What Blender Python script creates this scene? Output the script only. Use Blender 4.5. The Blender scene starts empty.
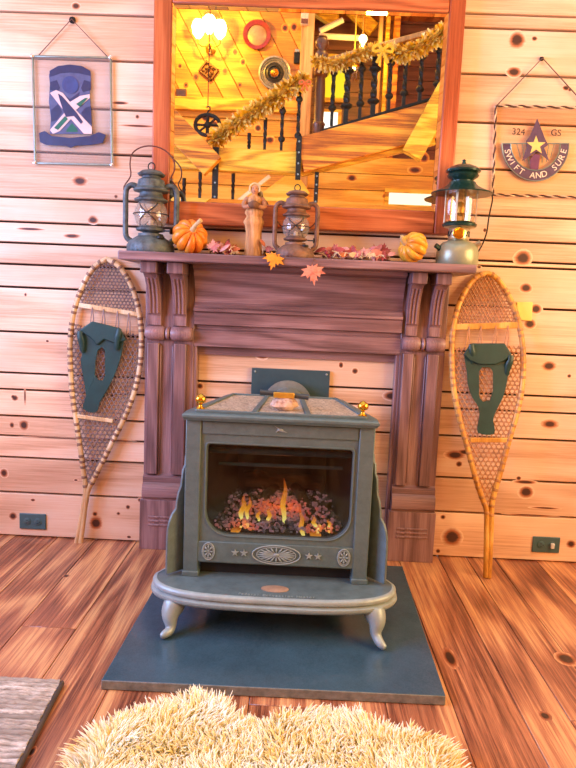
import bpy, bmesh, random
from math import *
from mathutils import Vector as V, Matrix, noise
random.seed(7)
scn=bpy.context.scene; COL=scn.collection
# ------------------------------------------------------------------ camera
CAM=V((0,-2.75,1.103)); F=640.0
_p,_w,_r=radians(7.4),radians(1.0),radians(2.4)
FW=V((-sin(_w)*cos(_p),cos(_w)*cos(_p),-sin(_p))); R0=V((cos(_w),sin(_w),0)); U0=R0.cross(FW)
RT=cos(_r)*R0+sin(_r)*U0; UP=-sin(_r)*R0+cos(_r)*U0
cd=bpy.data.cameras.new('camera'); co=bpy.data.objects.new('camera',cd); COL.objects.link(co)
cd.sensor_fit='VERTICAL'; cd.sensor_height=24; cd.sensor_width=18; cd.lens=F/768*24; cd.clip_start=.02
m=Matrix((RT,UP,-FW)).transposed().to_4x4(); m.translation=CAM; co.matrix_world=m
scn.camera=co
def ray(px,py): return FW+RT*((px-288)/F)+UP*((384-py)/F)
def at(px,py,y=0.0):
    d=ray(px,py); return CAM+d*((y-CAM.y)/d.y)
def atz(px,py,z=0.0):
    d=ray(px,py); return CAM+d*((z-CAM.z)/d.z)
def atp(px,py,y0,k):                       # leaning plane y=y0+k*z
    d=ray(px,py); t=(y0+k*CAM.z-CAM.y)/(d.y-k*d.z); return CAM+d*t
YM=-.052                                    # mirror face
def vm(px,py,Y):                            # room point whose reflection stands at depth Y behind the glass
    p=at(px,py,Y); return V((p.x,2*YM-p.y,p.z))
# ------------------------------------------------------------------ mesh builder
class MB:
    def __init__(s): s.v=[];s.f=[];s.m=[];s.r=[];s.k={}
    def add(s,vs,fs,mi=0,rnd=0.0,knot=None):
        n=len(s.v); s.v+= [V(p) for p in vs]
        for f in fs: s.f.append([i+n for i in f]); s.m.append(mi); s.r.append(rnd)
        if knot:
            for i,k in enumerate(knot): s.k[n+i]=k
        return s
    def box(s,x0,x1,y0,y1,z0,z1,mi=0,rnd=0.0):
        vs=[(x,y,z) for x in (x0,x1) for y in (y0,y1) for z in (z0,z1)]
        return s.add(vs,[(0,1,3,2),(4,6,7,5),(0,4,5,1),(2,3,7,6),(0,2,6,4),(1,5,7,3)],mi,rnd)
    def bar(s,p,q,w,d,up=(0,0,1),mi=0,rnd=0.0):   # w along up, d sideways
        p,q,up=V(p),V(q),V(up); t=(q-p).normalized(); sd=t.cross(up).normalized(); u=sd.cross(t).normalized()
        vs=[a+u*(i*w/2)+sd*(j*d/2) for a in (p,q) for (i,j) in ((-1,-1),(1,-1),(1,1),(-1,1))]
        return s.add(vs,[(3,2,1,0),(4,5,6,7),(0,1,5,4),(1,2,6,5),(2,3,7,6),(3,0,4,7)],mi,rnd)
    def tube(s,pts,r,n=8,closed=False,mi=0,rnd=0.0,flat=None):
        pts=[V(p) for p in pts]; N=len(pts); rs=r if isinstance(r,(list,tuple)) else [r]*N
        vs=[]; ref=None
        for i,p in enumerate(pts):
            a=pts[(i-1)%N] if closed or i>0 else p; b=pts[(i+1)%N] if closed or i<N-1 else p
            t=(b-a); t=t.normalized() if t.length>1e-9 else V((0,0,1))
            if ref is None: ref=V((0,1,0)) if abs(t.y)<.9 else V((1,0,0))
            sd=t.cross(ref); sd=sd.normalized() if sd.length>1e-6 else t.orthogonal().normalized()
            u=sd.cross(t); ref=u
            for k in range(n):
                an=2*pi*k/n; vs.append(p+(sd*cos(an)+u*sin(an)*(flat or 1))*rs[i])
        fs=[]
        for i in range(N if closed else N-1):
            j=(i+1)%N
            for k in range(n): fs.append((i*n+k,i*n+(k+1)%n,j*n+(k+1)%n,j*n+k))
        if not closed: fs+= [tuple(range(n-1,-1,-1)),tuple((N-1)*n+k for k in range(n))]
        return s.add(vs,fs,mi,rnd)
    def lathe(s,prof,c,n=28,mi=0,ax=None,rnd=0.0,a0=0,a1=2*pi):
        c=V(c); q=V((0,0,1)).rotation_difference(V(ax)) if ax else None
        vs=[];N=len(prof);full=abs(a1-a0-2*pi)<1e-6; M=n if full else n+1
        for (r,z) in prof:
            for k in range(M):
                a=a0+(a1-a0)*k/n; p=V((r*cos(a),r*sin(a),z)); vs.append(c+(q@p if q else p))
        fs=[]
        for i in range(N-1):
            for k in range(n): fs.append((i*M+k,i*M+(k+1)%M,(i+1)*M+(k+1)%M,(i+1)*M+k))
        if full:
            if prof[0][0]>1e-5: fs.append(tuple(range(n-1,-1,-1)))
            if prof[-1][0]>1e-5: fs.append(tuple((N-1)*n+k for k in range(n)))
        return s.add(vs,fs,mi,rnd)
    def prism(s,pts,vec,mi=0,rnd=0.0):
        pts=[V(p) for p in pts]; n=len(pts); vec=V(vec)
        fs=[tuple(range(n)),tuple(range(2*n-1,n-1,-1))]+[(i,i+n,(i+1)%n+n,(i+1)%n) for i in range(n)]
        return s.add(pts+[p+vec for p in pts],fs,mi,rnd)
    def hole(s,outer,inner,vec,mi=0):
        o=[V(p) for p in outer]; i_=[V(p) for p in inner]; n=len(o); vec=V(vec)
        vs=o+i_+[p+vec for p in o]+[p+vec for p in i_]; fs=[]
        for k in range(n):
            j=(k+1)%n
            fs+=[(k,j,n+j,n+k),(2*n+k,3*n+k,3*n+j,2*n+j),(k,2*n+k,2*n+j,j),(n+k,n+j,3*n+j,3*n+k)]
        return s.add(vs,fs,mi)
    def loft(s,rings,mi=0,cap=True,rnd=0.0):
        n=len(rings[0]); vs=[p for r in rings for p in r]; fs=[]
        for i in range(len(rings)-1):
            for k in range(n): fs.append((i*n+k,i*n+(k+1)%n,(i+1)*n+(k+1)%n,(i+1)*n+k))
        if cap: fs+=[tuple(range(n-1,-1,-1)),tuple((len(rings)-1)*n+k for k in range(n))]
        return s.add(vs,fs,mi,rnd)
    def ball(s,c,r,nu=16,nv=10,fn=None,mi=0,rnd=0.0,q=None):
        c=V(c); rr=r if isinstance(r,(tuple,list)) else (r,r,r); vs=[];fs=[]
        for j in range(nv+1):
            th=pi*j/nv
            for i in range(nu):
                ph=2*pi*i/nu; d=V((sin(th)*cos(ph),sin(th)*sin(ph),cos(th))); g=fn(th,ph) if fn else 1
                p=V((d.x*rr[0],d.y*rr[1],d.z*rr[2]))*g; vs.append(c+(q@p if q else p))
        for j in range(nv):
            for i in range(nu): fs.append((j*nu+i,(j+1)*nu+i,(j+1)*nu+(i+1)%nu,j*nu+(i+1)%nu))
        return s.add(vs,fs,mi,rnd)
    def knot(s,c,rx,rz,yoff=-.0006,n=14):          # knot in a plank that faces -y
        c=V(c); vs=[c+V((0,yoff,0))]; kn=[1.0]
        for f,k in ((.45,.75),(1.0,.0)):
            for i in range(n):
                a=2*pi*i/n; w=1+.12*noise.noise(V((c.x*7+cos(a),c.z*7+sin(a),f)))
                vs.append(c+V((rx*f*w*cos(a),yoff*(1 if f<1 else .3),rz*f*w*sin(a)))); kn.append(k)
        fs=[(0,1+(i+1)%n,1+i) for i in range(n)]+[(1+i,1+(i+1)%n,1+n+(i+1)%n,1+n+i) for i in range(n)]
        return s.add(vs,[f[::-1] for f in fs],0,.5,kn)
    def build(s,name,mat,parent=None,smooth=35,bevel=0,seg=2,sub=0,fixn=True):
        me=bpy.data.meshes.new(name)
        lo=[min(p[i] for p in s.v) for i in range(3)]; hi=[max(p[i] for p in s.v) for i in range(3)]
        base=V(((lo[0]+hi[0])/2,(lo[1]+hi[1])/2,lo[2]))
        me.from_pydata([tuple(p-base) for p in s.v],[],s.f)
        for mt in (mat if isinstance(mat,(list,tuple)) else [mat]): me.materials.append(mt)
        me.polygons.foreach_set('material_index',s.m)
        a=me.attributes.new('rnd','FLOAT','FACE'); a.data.foreach_set('value',s.r)
        if s.k:
            a=me.attributes.new('knot','FLOAT','POINT'); a.data.foreach_set('value',[s.k.get(i,0.0) for i in range(len(s.v))])
        if fixn:
            bm=bmesh.new(); bm.from_mesh(me); bmesh.ops.recalc_face_normals(bm,faces=bm.faces); bm.to_mesh(me); bm.free()
        if smooth:
            me.polygons.foreach_set('use_smooth',[True]*len(me.polygons)); me.set_sharp_from_angle(angle=radians(smooth))
        me.update()
        o=bpy.data.objects.new(name,me); COL.objects.link(o)
        if parent: o.parent=parent; o.location=base-worg(parent)
        else: o.location=base
        if bevel:
            b=o.modifiers.new('bevel','BEVEL'); b.width=bevel; b.segments=seg; b.limit_method='ANGLE'; b.angle_limit=radians(40)
        if sub:
            b=o.modifiers.new('sub','SUBSURF'); b.levels=sub; b.render_levels=sub
        return o
def worg(o):
    p=V(o.location)
    while o.parent: o=o.parent; p+=o.location
    return p
def tag(o,label,cat,group=None):
    o['label']=label; o['category']=cat
    if group: o['group']=group
    return o
def thing(name,loc,label,cat,group=None):
    o=bpy.data.objects.new(name,None); COL.objects.link(o); o.location=loc; o.empty_display_size=.05
    return tag(o,label,cat,group)
def struct(o): o['kind']='structure'; return o
def lab(o,l): o['label']=l; return o
def text_geo(sx,size,depth):
    c=bpy.data.curves.new('t','FONT'); c.body=sx; c.size=size; c.extrude=depth; c.align_x='CENTER'; c.align_y='CENTER'
    o=bpy.data.objects.new('t',c); COL.objects.link(o)
    dg=bpy.context.evaluated_depsgraph_get(); me=bpy.data.meshes.new_from_object(o.evaluated_get(dg))
    vs=[v.co.copy() for v in me.vertices]; fs=[tuple(p.vertices) for p in me.polygons]
    bpy.data.objects.remove(o); bpy.data.curves.remove(c); bpy.data.meshes.remove(me); return vs,fs
# ------------------------------------------------------------------ materials
def C(h):
    h=h.lstrip('#'); r=[int(h[i:i+2],16)/255 for i in (0,2,4)]
    return tuple((c/12.92 if c<=.04045 else ((c+.055)/1.055)**2.4) for c in r)+(1,)
class NT:
    def __init__(s,name):
        s.mat=bpy.data.materials.new(name); s.mat.use_nodes=True; s.t=s.mat.node_tree; s.n=s.t.nodes; s.l=s.t.links
        s.b=s.n['Principled BSDF']; s.out=s.n['Material Output']
    def node(s,ty,**kw):
        n=s.n.new(ty)
        for k,v in kw.items():
            if k in n.inputs: 
                if isinstance(v,bpy.types.NodeSocket): s.l.new(v,n.inputs[k])
                else: n.inputs[k].default_value=v
            else: setattr(n,k,v)
        return n
    def math(s,op,a,b=0.0,c=0.0):
        n=s.n.new('ShaderNodeMath'); n.operation=op
        for i,v in enumerate((a,b,c)):
            if isinstance(v,bpy.types.NodeSocket): s.l.new(v,n.inputs[i])
            else: n.inputs[i].default_value=v
        return n.outputs[0]
    def mix(s,f,a,b,bt='MIX'):
        n=s.n.new('ShaderNodeMix'); n.data_type='RGBA'; n.blend_type=bt
        for i,v in ((0,f),(6,a),(7,b)):
            if isinstance(v,bpy.types.NodeSocket): s.l.new(v,n.inputs[i])
            else: n.inputs[i].default_value=v
        return n.outputs[2]
    def ramp(s,f,stops):
        n=s.n.new('ShaderNodeValToRGB'); e=n.color_ramp.elements
        while len(e)<len(stops): e.new(.5)
        for x,(p,c) in zip(e,stops): x.position=p; x.color=c
        s.l.new(f,n.inputs[0]); return n.outputs[0]
    def noise(s,vec,scale,detail=4,rough=.55,dist=0.0):
        return s.node('ShaderNodeTexNoise',Vector=vec,Scale=scale,Detail=detail,Roughness=rough,Distortion=dist)
    def set(s,**kw):
        for k,v in kw.items():
            k=k.replace('_',' ')
            if isinstance(v,bpy.types.NodeSocket): s.l.new(v,s.b.inputs[k])
            else: s.b.inputs[k].default_value=v
    def bump(s,h,st=.3,d=.01):
        n=s.node('ShaderNodeBump',Strength=st,Distance=d,Height=h); s.l.new(n.outputs[0],s.b.inputs['Normal'])
MATS={}
def paint(name,col,rough=.6,metal=0.0,var=.25,scale=18,bump=.15,bscale=60,spec=.5,col2=None,coat=0.0):
    if name in MATS: return MATS[name]
    t=NT(name); tc=t.node('ShaderNodeTexCoord').outputs['Object']; c=C(col)
    n=t.noise(tc,scale,5,.65).outputs[0]
    d=C(col2) if col2 else tuple(x*(1-var) for x in c[:3])+(1,)
    l=tuple(min(1,x*(1+var)) for x in c[:3])+(1,)
    t.set(Base_Color=t.ramp(n,[(.3,d),(.5,c),(.72,l)]),Roughness=rough,Metallic=metal,Specular_IOR_Level=spec,Coat_Weight=coat)
    if bump: t.bump(t.noise(tc,bscale,4).outputs[0],bump,.004)
    MATS[name]=t.mat; return t.mat
def wood(name,light,mid,dark,axis='x',ring=9.0,gscale=1.0,rough=.5,tint=.3,knot='#3a1c10',halo='#a85a2a',coat=0.0,blotch=None,contrast=1.0,bump=.12,finew=1.3,fsc=140):
    if name in MATS: return MATS[name]
    t=NT(name); tc=t.node('ShaderNodeTexCoord').outputs['Object']
    rn=t.node('ShaderNodeAttribute',attribute_name='rnd').outputs['Fac']
    off=t.node('ShaderNodeCombineXYZ',X=t.math('MULTIPLY',rn,37.0),Y=t.math('MULTIPLY',rn,53.0),Z=t.math('MULTIPLY',rn,71.0)).outputs[0]
    ad=t.node('ShaderNodeVectorMath',operation='ADD'); t.l.new(tc,ad.inputs[0]); t.l.new(off,ad.inputs[1])
    L=.12; sc={'x':(L,1,1),'y':(1,L,1),'z':(1,1,L)}[axis]
    mp=t.node('ShaderNodeMapping',Vector=ad.outputs[0],Scale=tuple(k*gscale for k in sc)).outputs[0]
    big=t.noise(mp,3.2,3,.5,.6).outputs[0]
    rings=t.math('ADD',t.math('MULTIPLY',t.math('SINE',t.math('MULTIPLY',big,ring*6.28)),.5),.5)
    sc2={'x':(.02,1,1),'y':(1,.02,1),'z':(1,1,.02)}[axis]
    mp2=t.node('ShaderNodeMapping',Vector=ad.outputs[0],Scale=tuple(k*gscale for k in sc2)).outputs[0]
    fine=t.noise(mp2,fsc,5,.75).outputs[0]
    f=t.math('ADD',t.math('MULTIPLY',t.math('SUBTRACT',rings,.5),.42),t.math('MULTIPLY',t.math('SUBTRACT',fine,.5),finew))
    f=t.math('ADD',t.math('MULTIPLY',f,contrast),.5)
    col=t.ramp(f,[(.12,C(light)),(.5,C(mid)),(.95,C(dark))])
    bl=t.noise(ad.outputs[0],2.6,3,.6).outputs[0]
    col=t.mix(t.math('MULTIPLY',t.ramp(bl,[(.45,(0,0,0,1)),(.75,(1,1,1,1))]),.45),col,C(blotch or dark))
    # plank to plank tint
    k=t.math('ADD',t.math('MULTIPLY',t.math('FRACT',t.math('MULTIPLY',rn,7.31)),tint*2),1-tint)
    hv=t.node('ShaderNodeHueSaturation',Color=col,Value=k); col=hv.outputs[0]
    kn=t.node('ShaderNodeAttribute',attribute_name='knot').outputs['Fac']
    kk=t.math('ADD',kn,t.math('MULTIPLY',t.math('SUBTRACT',fine,.5),.35))
    col=t.mix(t.ramp(kk,[(.12,(0,0,0,1)),(.5,(1,1,1,1))]),col,C(halo)); col=t.mix(t.ramp(kk,[(.55,(0,0,0,1)),(.78,(1,1,1,1))]),col,C(knot))
    t.set(Base_Color=col,Roughness=rough,Coat_Weight=coat,Coat_Roughness=.15)
    if bump: t.bump(f,bump,.004)
    MATS[name]=t.mat; return t.mat
def emit(name,col,st,base='#000000'):
    if name in MATS: return MATS[name]
    t=NT(name); t.set(Base_Color=C(base),Emission_Color=C(col),Emission_Strength=st); MATS[name]=t.mat; return t.mat
def glass(name,tint='#ffffff',refl=.08,rough=.05,body=None,amount=0.0):
    if name in MATS: return MATS[name]
    t=NT(name); tr=t.node('ShaderNodeBsdfTransparent',Color=C(tint)); gl=t.node('ShaderNodeBsdfGlossy',Roughness=rough)
    lw=t.node('ShaderNodeLayerWeight',Blend=.5).outputs['Facing']; fr=t.math('ADD',t.math('MULTIPLY',t.math('POWER',lw,5.0),.25),.015); ms=t.node('ShaderNodeMixShader'); 
    t.l.new(t.math('ADD',fr,refl),ms.inputs[0]); t.l.new(tr.outputs[0],ms.inputs[1]); t.l.new(gl.outputs[0],ms.inputs[2]); s=ms.outputs[0]
    if body:
        df=t.node('ShaderNodeBsdfDiffuse',Color=C(body)); m2=t.node('ShaderNodeMixShader'); m2.inputs[0].default_value=amount
        t.l.new(s,m2.inputs[1]); t.l.new(df.outputs[0],m2.inputs[2]); s=m2.outputs[0]
    t.l.new(s,t.out.inputs[0]); MATS[name]=t.mat; return t.mat
PINE=wood('pine_wall','#f6dfc6','#eccaa8','#bd8a66','x',3.6,1.1,.55,.11,halo='#b06c46',knot='#4a2c22',blotch='#d8a784',contrast=.9)
SEAM=paint('seam_dark','#3c2218',.9)
FLOORW=wood('floor_pine','#e4ac72','#b4734e','#5e3022','y',7,1.1,.3,.12,coat=.25,blotch='#8e5442',contrast=1.15,finew=1.9,fsc=110,knot='#26120c',halo='#8a4522')
MANT=wood('mantel_wood','#a88888','#886868','#4e3839','x',6,1.6,.45,.08,blotch='#6e5052',coat=.15)
MANTV=wood('mantel_wood_upright','#a88888','#886868','#4e3839','z',6,1.6,.45,.08,blotch='#6e5052',coat=.15)
FRAMEH=wood('frame_wood','#dd8a54','#c06a3c','#7c3618','x',8,1.4,.4,.06,blotch='#a04c26')
FRAMEV=wood('frame_wood_upright','#d27c4c','#b45c34','#7c3618','z',4,1.4,.4,.06,blotch='#a04c26')
IRON=paint('stove_iron','#5f7474',.45,.2,.16,30,.2,160,.5)
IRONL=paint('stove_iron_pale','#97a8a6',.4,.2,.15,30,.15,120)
IRONB=paint('stove_iron_shelf','#627577',.36,.2,.2,26,.15,120)
SOOT=paint('soot_black','#1b1f21',.8,0,.4,12)
BLACK=paint('black_iron','#20211f',.55,.4,.3,30)
BRASS=paint('brass','#e0b040',.22,1.0,.1,30,.02)
# ------------------------------------------------------------------ setting: front wall
zl=[0,.203,.363,.46,.55,.668,.741,.921,1.113,1.21,1.30,1.387,1.489,1.676,1.856,2.046,2.222,2.42,2.62,2.8]
zr=[0,.207,.363,.55,.670,.741,.921,1.113,1.283,1.305,1.388,1.489,1.676,1.858,2.046,2.222,2.275,2.45,2.62,2.8]
W=MB(); WX=2.3
WIN=(1.48,2.1,.72,1.95)                     # window openings left and right of the frame
def planks(zs,x0,x1,side):
    for a,b in zip(zs,zs[1:]):
        g=.0045; rn=random.random()
        segs=[(x0,x1)]
        if b>WIN[2]+.02 and a<WIN[3]-.02:
            segs=[(x0,-WIN[1]),(-WIN[0],x1)] if side<0 else [(x0,WIN[0]),(WIN[1],x1)]
        for s0,s1 in segs: W.box(s0,s1,0,.03,a+g,b-g,0,rn)
planks(zl,-WX,-.44,-1); planks(zr,-.44,WX,1)
for x0,x1,z0,z1 in ((-WX,-WIN[1],0,2.8),(-WIN[1],-WIN[0],0,WIN[2]),(-WIN[1],-WIN[0],WIN[3],2.8),(-WIN[0],WIN[0],0,2.8),(WIN[0],WIN[1],0,WIN[2]),(WIN[0],WIN[1],WIN[3],2.8),(WIN[1],WX,0,2.8)):
    W.box(x0,x1,.026,.08,z0,z1,1,.2)
K=[(80,181,9,6),(93,220,6,5),(76,6,5,4),(15,398,4,4),(24,425,6,7),(12,425,3,4),(4,473,5,6),(13,516,5,5),(95,514,3,3),(96,523,8,9),(128,507,3,3),(33,527,3,2.5),(33,500,3,2),(129,537,3,2),
   (517,40,9,9),(514,72,8,6),(523,258,10,9),(526,288,7,6),(536,309,7,6),(530,324,7,6),(549,366,8,6),(550,424,9,5),(526,492,9,8),(455,455,12,6),(459,464,4,4),(452,537,12,12),(443,517,3,3),(438,551,3,3),(262,354,8,7),(341,365,3,4),(355,371,4,4),(200,386,4,4),(392,396,10,6),(571,544,6,5),(566,88,4,3),(140,500,3,3),(455,250,5,3),(150,350,3,3)]
K+=[(random.uniform(5,140),random.uniform(60,540),random.uniform(1.5,3),random.uniform(1.5,2.5)) for _ in range(10)]
K+=[(random.uniform(450,575),random.uniform(10,540),random.uniform(1.5,3.5),random.uniform(1.5,3)) for _ in range(10)]
K+=[(72,236,10,2.6),(138,126,20,1.4),(30,229,17,1.8),(60,438,45,.9),(112,440,26,.9),(25,396,1.2,11),(120,103,10,2),(465,452,9,3.5),(530,515,30,1.2),(545,508,18,1.5),(525,482,14,2.5)]
PX=2.77/640
for x,y,rx,rz in K:
    p=at(x,y,0); W.knot((p.x,0,p.z),rx*PX*1.0,rz*PX*.95)
struct(W.build('wall_front',[PINE,SEAM],bevel=.003,seg=2,smooth=50,fixn=True))
for n,sx in ((1,-1),(2,1)):
    xa,xb=sorted((sx*WIN[0],sx*WIN[1])); t=MB()
    for a,b,c,d in ((xa-.07,xa+.01,WIN[2]-.07,WIN[3]+.07),(xb-.01,xb+.07,WIN[2]-.07,WIN[3]+.07),(xa,xb,WIN[3]-.01,WIN[3]+.07),(xa-.09,xb+.09,WIN[2]-.08,WIN[2]+.01),(xa,xb,1.31,1.35)):
        t.box(a,b,-.02,.05,c,d,0,.4)
    w=struct(t.build('window_%d'%n,FRAMEV,bevel=.004))
    g=MB(); g.box(xa,xb,.03,.036,WIN[2],WIN[3]); g.build('pane',glass('window_glass','#ffffff',.02),w)
# floor
f=MB(); x=-WX
ws=[-2.3,-2.08,-1.86,-1.66,-1.44,-1.25,-1.06,-.885,-.70,-.50,-.30,-.1,.1,.28,.47,.652,.78,.905,1.09,1.29,1.5,1.7,1.95,2.3]
for a,b in zip(ws,ws[1:]):
    y=0.03; off=random.uniform(.6,2.6)
    for y0,y1 in ((.0-off,.03),(-2.9-off/2,-off),(-7.2,-2.9-off/2)):
        f.box(a+.0011,b-.0011,y0+.001,y1-.001,-.03,0,0,random.random())
f.box(-WX,WX,-7.2,.03,-.06,-.026,1)
KF=[(566,659,8,4),(450,658,5,6),(545,716,4,2),(66,576,3,1.5),(32,752,2,2)]
for x,y,rx,ry in KF:
    p=atz(x,y,0); s_=.0036; n=14; vs=[V((p.x,p.y,.0006))]; kn=[1.]
    for fr,k in ((.5,.75),(1,0)):
        for i in range(n): a=2*pi*i/n; vs.append(V((p.x+rx*s_*1.3*fr*cos(a),p.y+ry*s_*3*fr*sin(a),.0006 if fr<1 else .0002))); kn.append(k)
    f.add(vs,[(0,1+i,1+(i+1)%n) for i in range(n)]+[(1+i,1+n+i,1+n+(i+1)%n,1+(i+1)%n) for i in range(n)],0,.5,kn)
struct(f.build('floor',[FLOORW,SEAM],bevel=.0012,seg=1,smooth=50))
# side walls with windows
for nm,sx in (('wall_left',-1),('wall_right',1)):
    t=MB(); X0,X1=sorted((sx*WX,sx*(WX+.08))); zs=[0,.3,.6,.9,1.15,1.4,1.65,1.9,2.15,2.4,2.65,2.9,3.2,3.5,3.8,4.1,4.4,4.7]
    for a,b in zip(zs,zs[1:]):
        if a<.9 or a>=2.4: segs=[(-7.2,.08)]
        else: segs=[(-7.2,-2.6),(-.6,.08)]
        for s0,s1 in segs: t.box(X0,X1,s0,s1,a+.003,b-.003,0,random.random())
    struct(t.build(nm,wood('pine_side','#f0c590','#dca468','#b57840','y',4,1,.6,.1),bevel=.003))
for n,sx in ((3,-1),(4,1)):
    t=MB(); x=sx*(WX+.0)
    for z in (.9,2.4): t.box(x-.04,x+.06,-2.66,-.54,z-.04,z+.04)
    for y in (-2.62,-1.6,-.58): t.box(x-.04,x+.06,y-.04,y+.04,.9,2.4)
    w=struct(t.build('window_%d'%n,FRAMEV,bevel=.004))
    g=MB(); g.box(x+.03,x+.036,-2.6,-.6,.94,2.36); g.build('pane',MATS['window_glass'],w)
# ------------------------------------------------------------------ mirror on the wall
mt=thing('wall_mirror',at(305,232,-.03),'large mirror in a reddish wooden frame hanging above the mantel shelf','mirror')
ix0,ix1,iz0,iz1=-.568,.524,1.490,2.250; ox0,ox1,oz0,oz1=-.640,.588,1.398,2.345
fy0,fy1=-.062,-.004
def member(pts,mat,nm): 
    b=MB(); b.prism([(x,fy0,z) for x,z in pts],(0,fy1-fy0,0),0,random.random()); return b.build(nm,mat,mt,bevel=.006)
member([(ox0,oz0),(ix0,oz0),(ix0,oz1),(ox0,oz1)],FRAMEV,'frame_stile'); member([(ix1,oz0),(ox1,oz0),(ox1,oz1),(ix1,oz1)],FRAMEV,'frame_stile')
member([(ix0+.001,oz0),(ix1-.001,oz0),(ix1-.001,iz0),(ix0+.001,iz0)],FRAMEH,'frame_rail'); member([(ix0+.001,iz1),(ix1-.001,iz1),(ix1-.001,oz1),(ix0+.001,oz1)],FRAMEH,'frame_rail')
t=NT('mirror_silver'); t.set(Base_Color=(.97,.95,.90,1),Metallic=1.0,Roughness=.012); MIR=t.mat
b=MB(); b.box(ix0-.004,ix1+.004,YM,-.02,iz0-.004,iz1+.004); mg=b.build('mirror_glass',MIR,mt,smooth=0)
b=MB(); bw=.016
o_=[(ix0+.001,iz0+.001),(ix1-.001,iz0+.001),(ix1-.001,iz1-.001),(ix0+.001,iz1-.001)]; i_=[(ix0+bw,iz0+bw),(ix1-bw,iz0+bw),(ix1-bw,iz1-bw),(ix0+bw,iz1-bw)]
vs=[(x,YM-.0005,z) for x,z in o_]+[(x,YM-.0018,z) for x,z in i_]
b.add(vs,[(k,(k+1)%4,4+(k+1)%4,4+k) for k in range(4)]); b.build('bevelled_edge',MIR,mg,smooth=0)
# ------------------------------------------------------------------ mantelpiece
MX0,MX1=-.660,.607; SH=1.236
mp_=thing('mantelpiece',(-.03,-.05,0),'purplish brown carved wooden mantelpiece with corbels framing the stove alcove','mantelpiece')
b=MB(); b.box(-.724,.662,-.245,-.005,SH,SH+.034,0,.3); b.build('shelf',MANT,mp_,bevel=.005)
# frieze: loft of horizontal profile (y,z) from opening top to shelf
prof=[(-.02,.897),(-.05,.897),(-.05,.965),(-.036,.970),(-.036,.985),(-.062,.990),(-.066,1.040),(-.080,1.046),(-.080,1.056),(-.060,1.064),(-.060,1.075),(-.052,1.085),(-.056,1.13),(-.07,1.17),(-.085,1.19),(-.092,1.20),(-.092,1.21),(-.12,1.222),(-.12,SH-.0005),(-.02,SH-.0005)]
b=MB(); xa,xb=-.452,.418
b.loft([[V((x,y,z)) for y,z in prof] for x in (xa,xb)],0,True,.6); b.build('frieze',MANT,mp_,smooth=25)
b=MB(); b.box(xa,xb,-.054,-.05,.899,.903); b.box(xa,xb,-.012,-.003,.86,1.2)
b.build('frieze_backing',MANT,mp_)
def pilaster(x0,x1):
    root=MB(); root.box(x0,x1,-.05,-.004,.30,SH-.001,0,.2)
    # side stiles and raised strips leave a sunken centre
    w=x1-x0; cx=(x0+x1)/2
    for a,c in ((.06,.30),(.60,.86)): root.box(x0+w*a,x0+w*c,-.068,-.05,.335,.905,0,.7)
    for a,c in ((.30,.345),(.555,.60)): root.box(x0+w*a,x0+w*c,-.060,-.05,.345,.895,0,.1)
    p=root.build('pilaster',MANTV,mp_,bevel=.004)
    b=MB(); b.loft([[V((x,y,z)) for y,z in ((-.005,.223),(-.072,.223),(-.072,.232),(-.085,.238),(-.088,.262),(-.08,.29),(-.068,.30),(-.068,.322),(-.05,.335),(-.005,.335))] for x in (x0+.002,x1-.002)],0,True,.4); b.build('base_moulding',MANT,p,smooth=40)
    b=MB(); b.box(x0-.008,x1+.006,-.078,-.004,.0,.223,0,.25)
    for z in (.112,.130,.148): b.box(x0+.03,x1-.028,-.0815,-.078,z-.0045,z+.0045,0,.5)
    b.build('plinth',MANTV,p,bevel=.003)
    # turned roll capital
    b=MB(); r=.030; L=w*.40
    def roll(xa,xb):
        pr=[(0.001,0),(r*.8,.003),(r,.014),(r,xb-xa-.014),(r*.8,xb-xa-.003),(.001,xb-xa)]
        b.lathe(pr,(xa,-.062,.946),20,0,(1,0,0),.3)
    roll(x0+.004,x0+w*.43); roll(x0+w*.53,x1-.004)
    pr=[(.001,0),(.022,.002),(.027,.010),(.022,.018),(.001,.02)]; b.lathe([(q[0],q[1]*w*.10/.02) for q in pr],(x0+w*.43,-.062,.946),18,0,(1,0,0),.3)
    b.build('turned_roll',MANTV,p,smooth=40)
    for a,c in ((.07,.34),(.58,.85)):
        xa,xb=x0+w*a,x0+w*c
        pf=[(-.05,.978),(-.066,.978),(-.068,1.02),(-.078,1.03),(-.082,1.07),(-.09,1.10),(-.108,1.14),(-.135,1.172),(-.165,1.190),(-.05,1.190)]
        b=MB(); b.loft([[V((x,y,z)) for y,z in pf] for x in (xa,xb)],0,True,.55); cb=b.build('corbel',MANTV,mp_,smooth=35,bevel=.003)
        b=MB()
        for s_ in (.22,.5,.78):
            xm=xa+(xb-xa)*s_; pts=[(xm,y-.002,z) for y,z in pf[3:8]]; b.tube(pts,.0045,6)
        b.build('flute',MANTV,cb)
        b=MB(); b.box(xa-.005,xb+.005,-.19,-.05,1.190,SH-.0008,0,.9); b.build('corbel_block',MANTV,cb,bevel=.004)
pilaster(MX0,-.452); pilaster(.418,MX1)
# inner returns of the alcove
b=MB(); b.box(-.452,-.440,-.045,-.004,0,.897,0,.1); b.build('alcove_stile',MANTV,mp_,bevel=.002)
b=MB(); b.box(.404,.418,-.045,-.004,0,.897,0,.1); b.build('alcove_stile',MANTV,mp_,bevel=.002)
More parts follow.
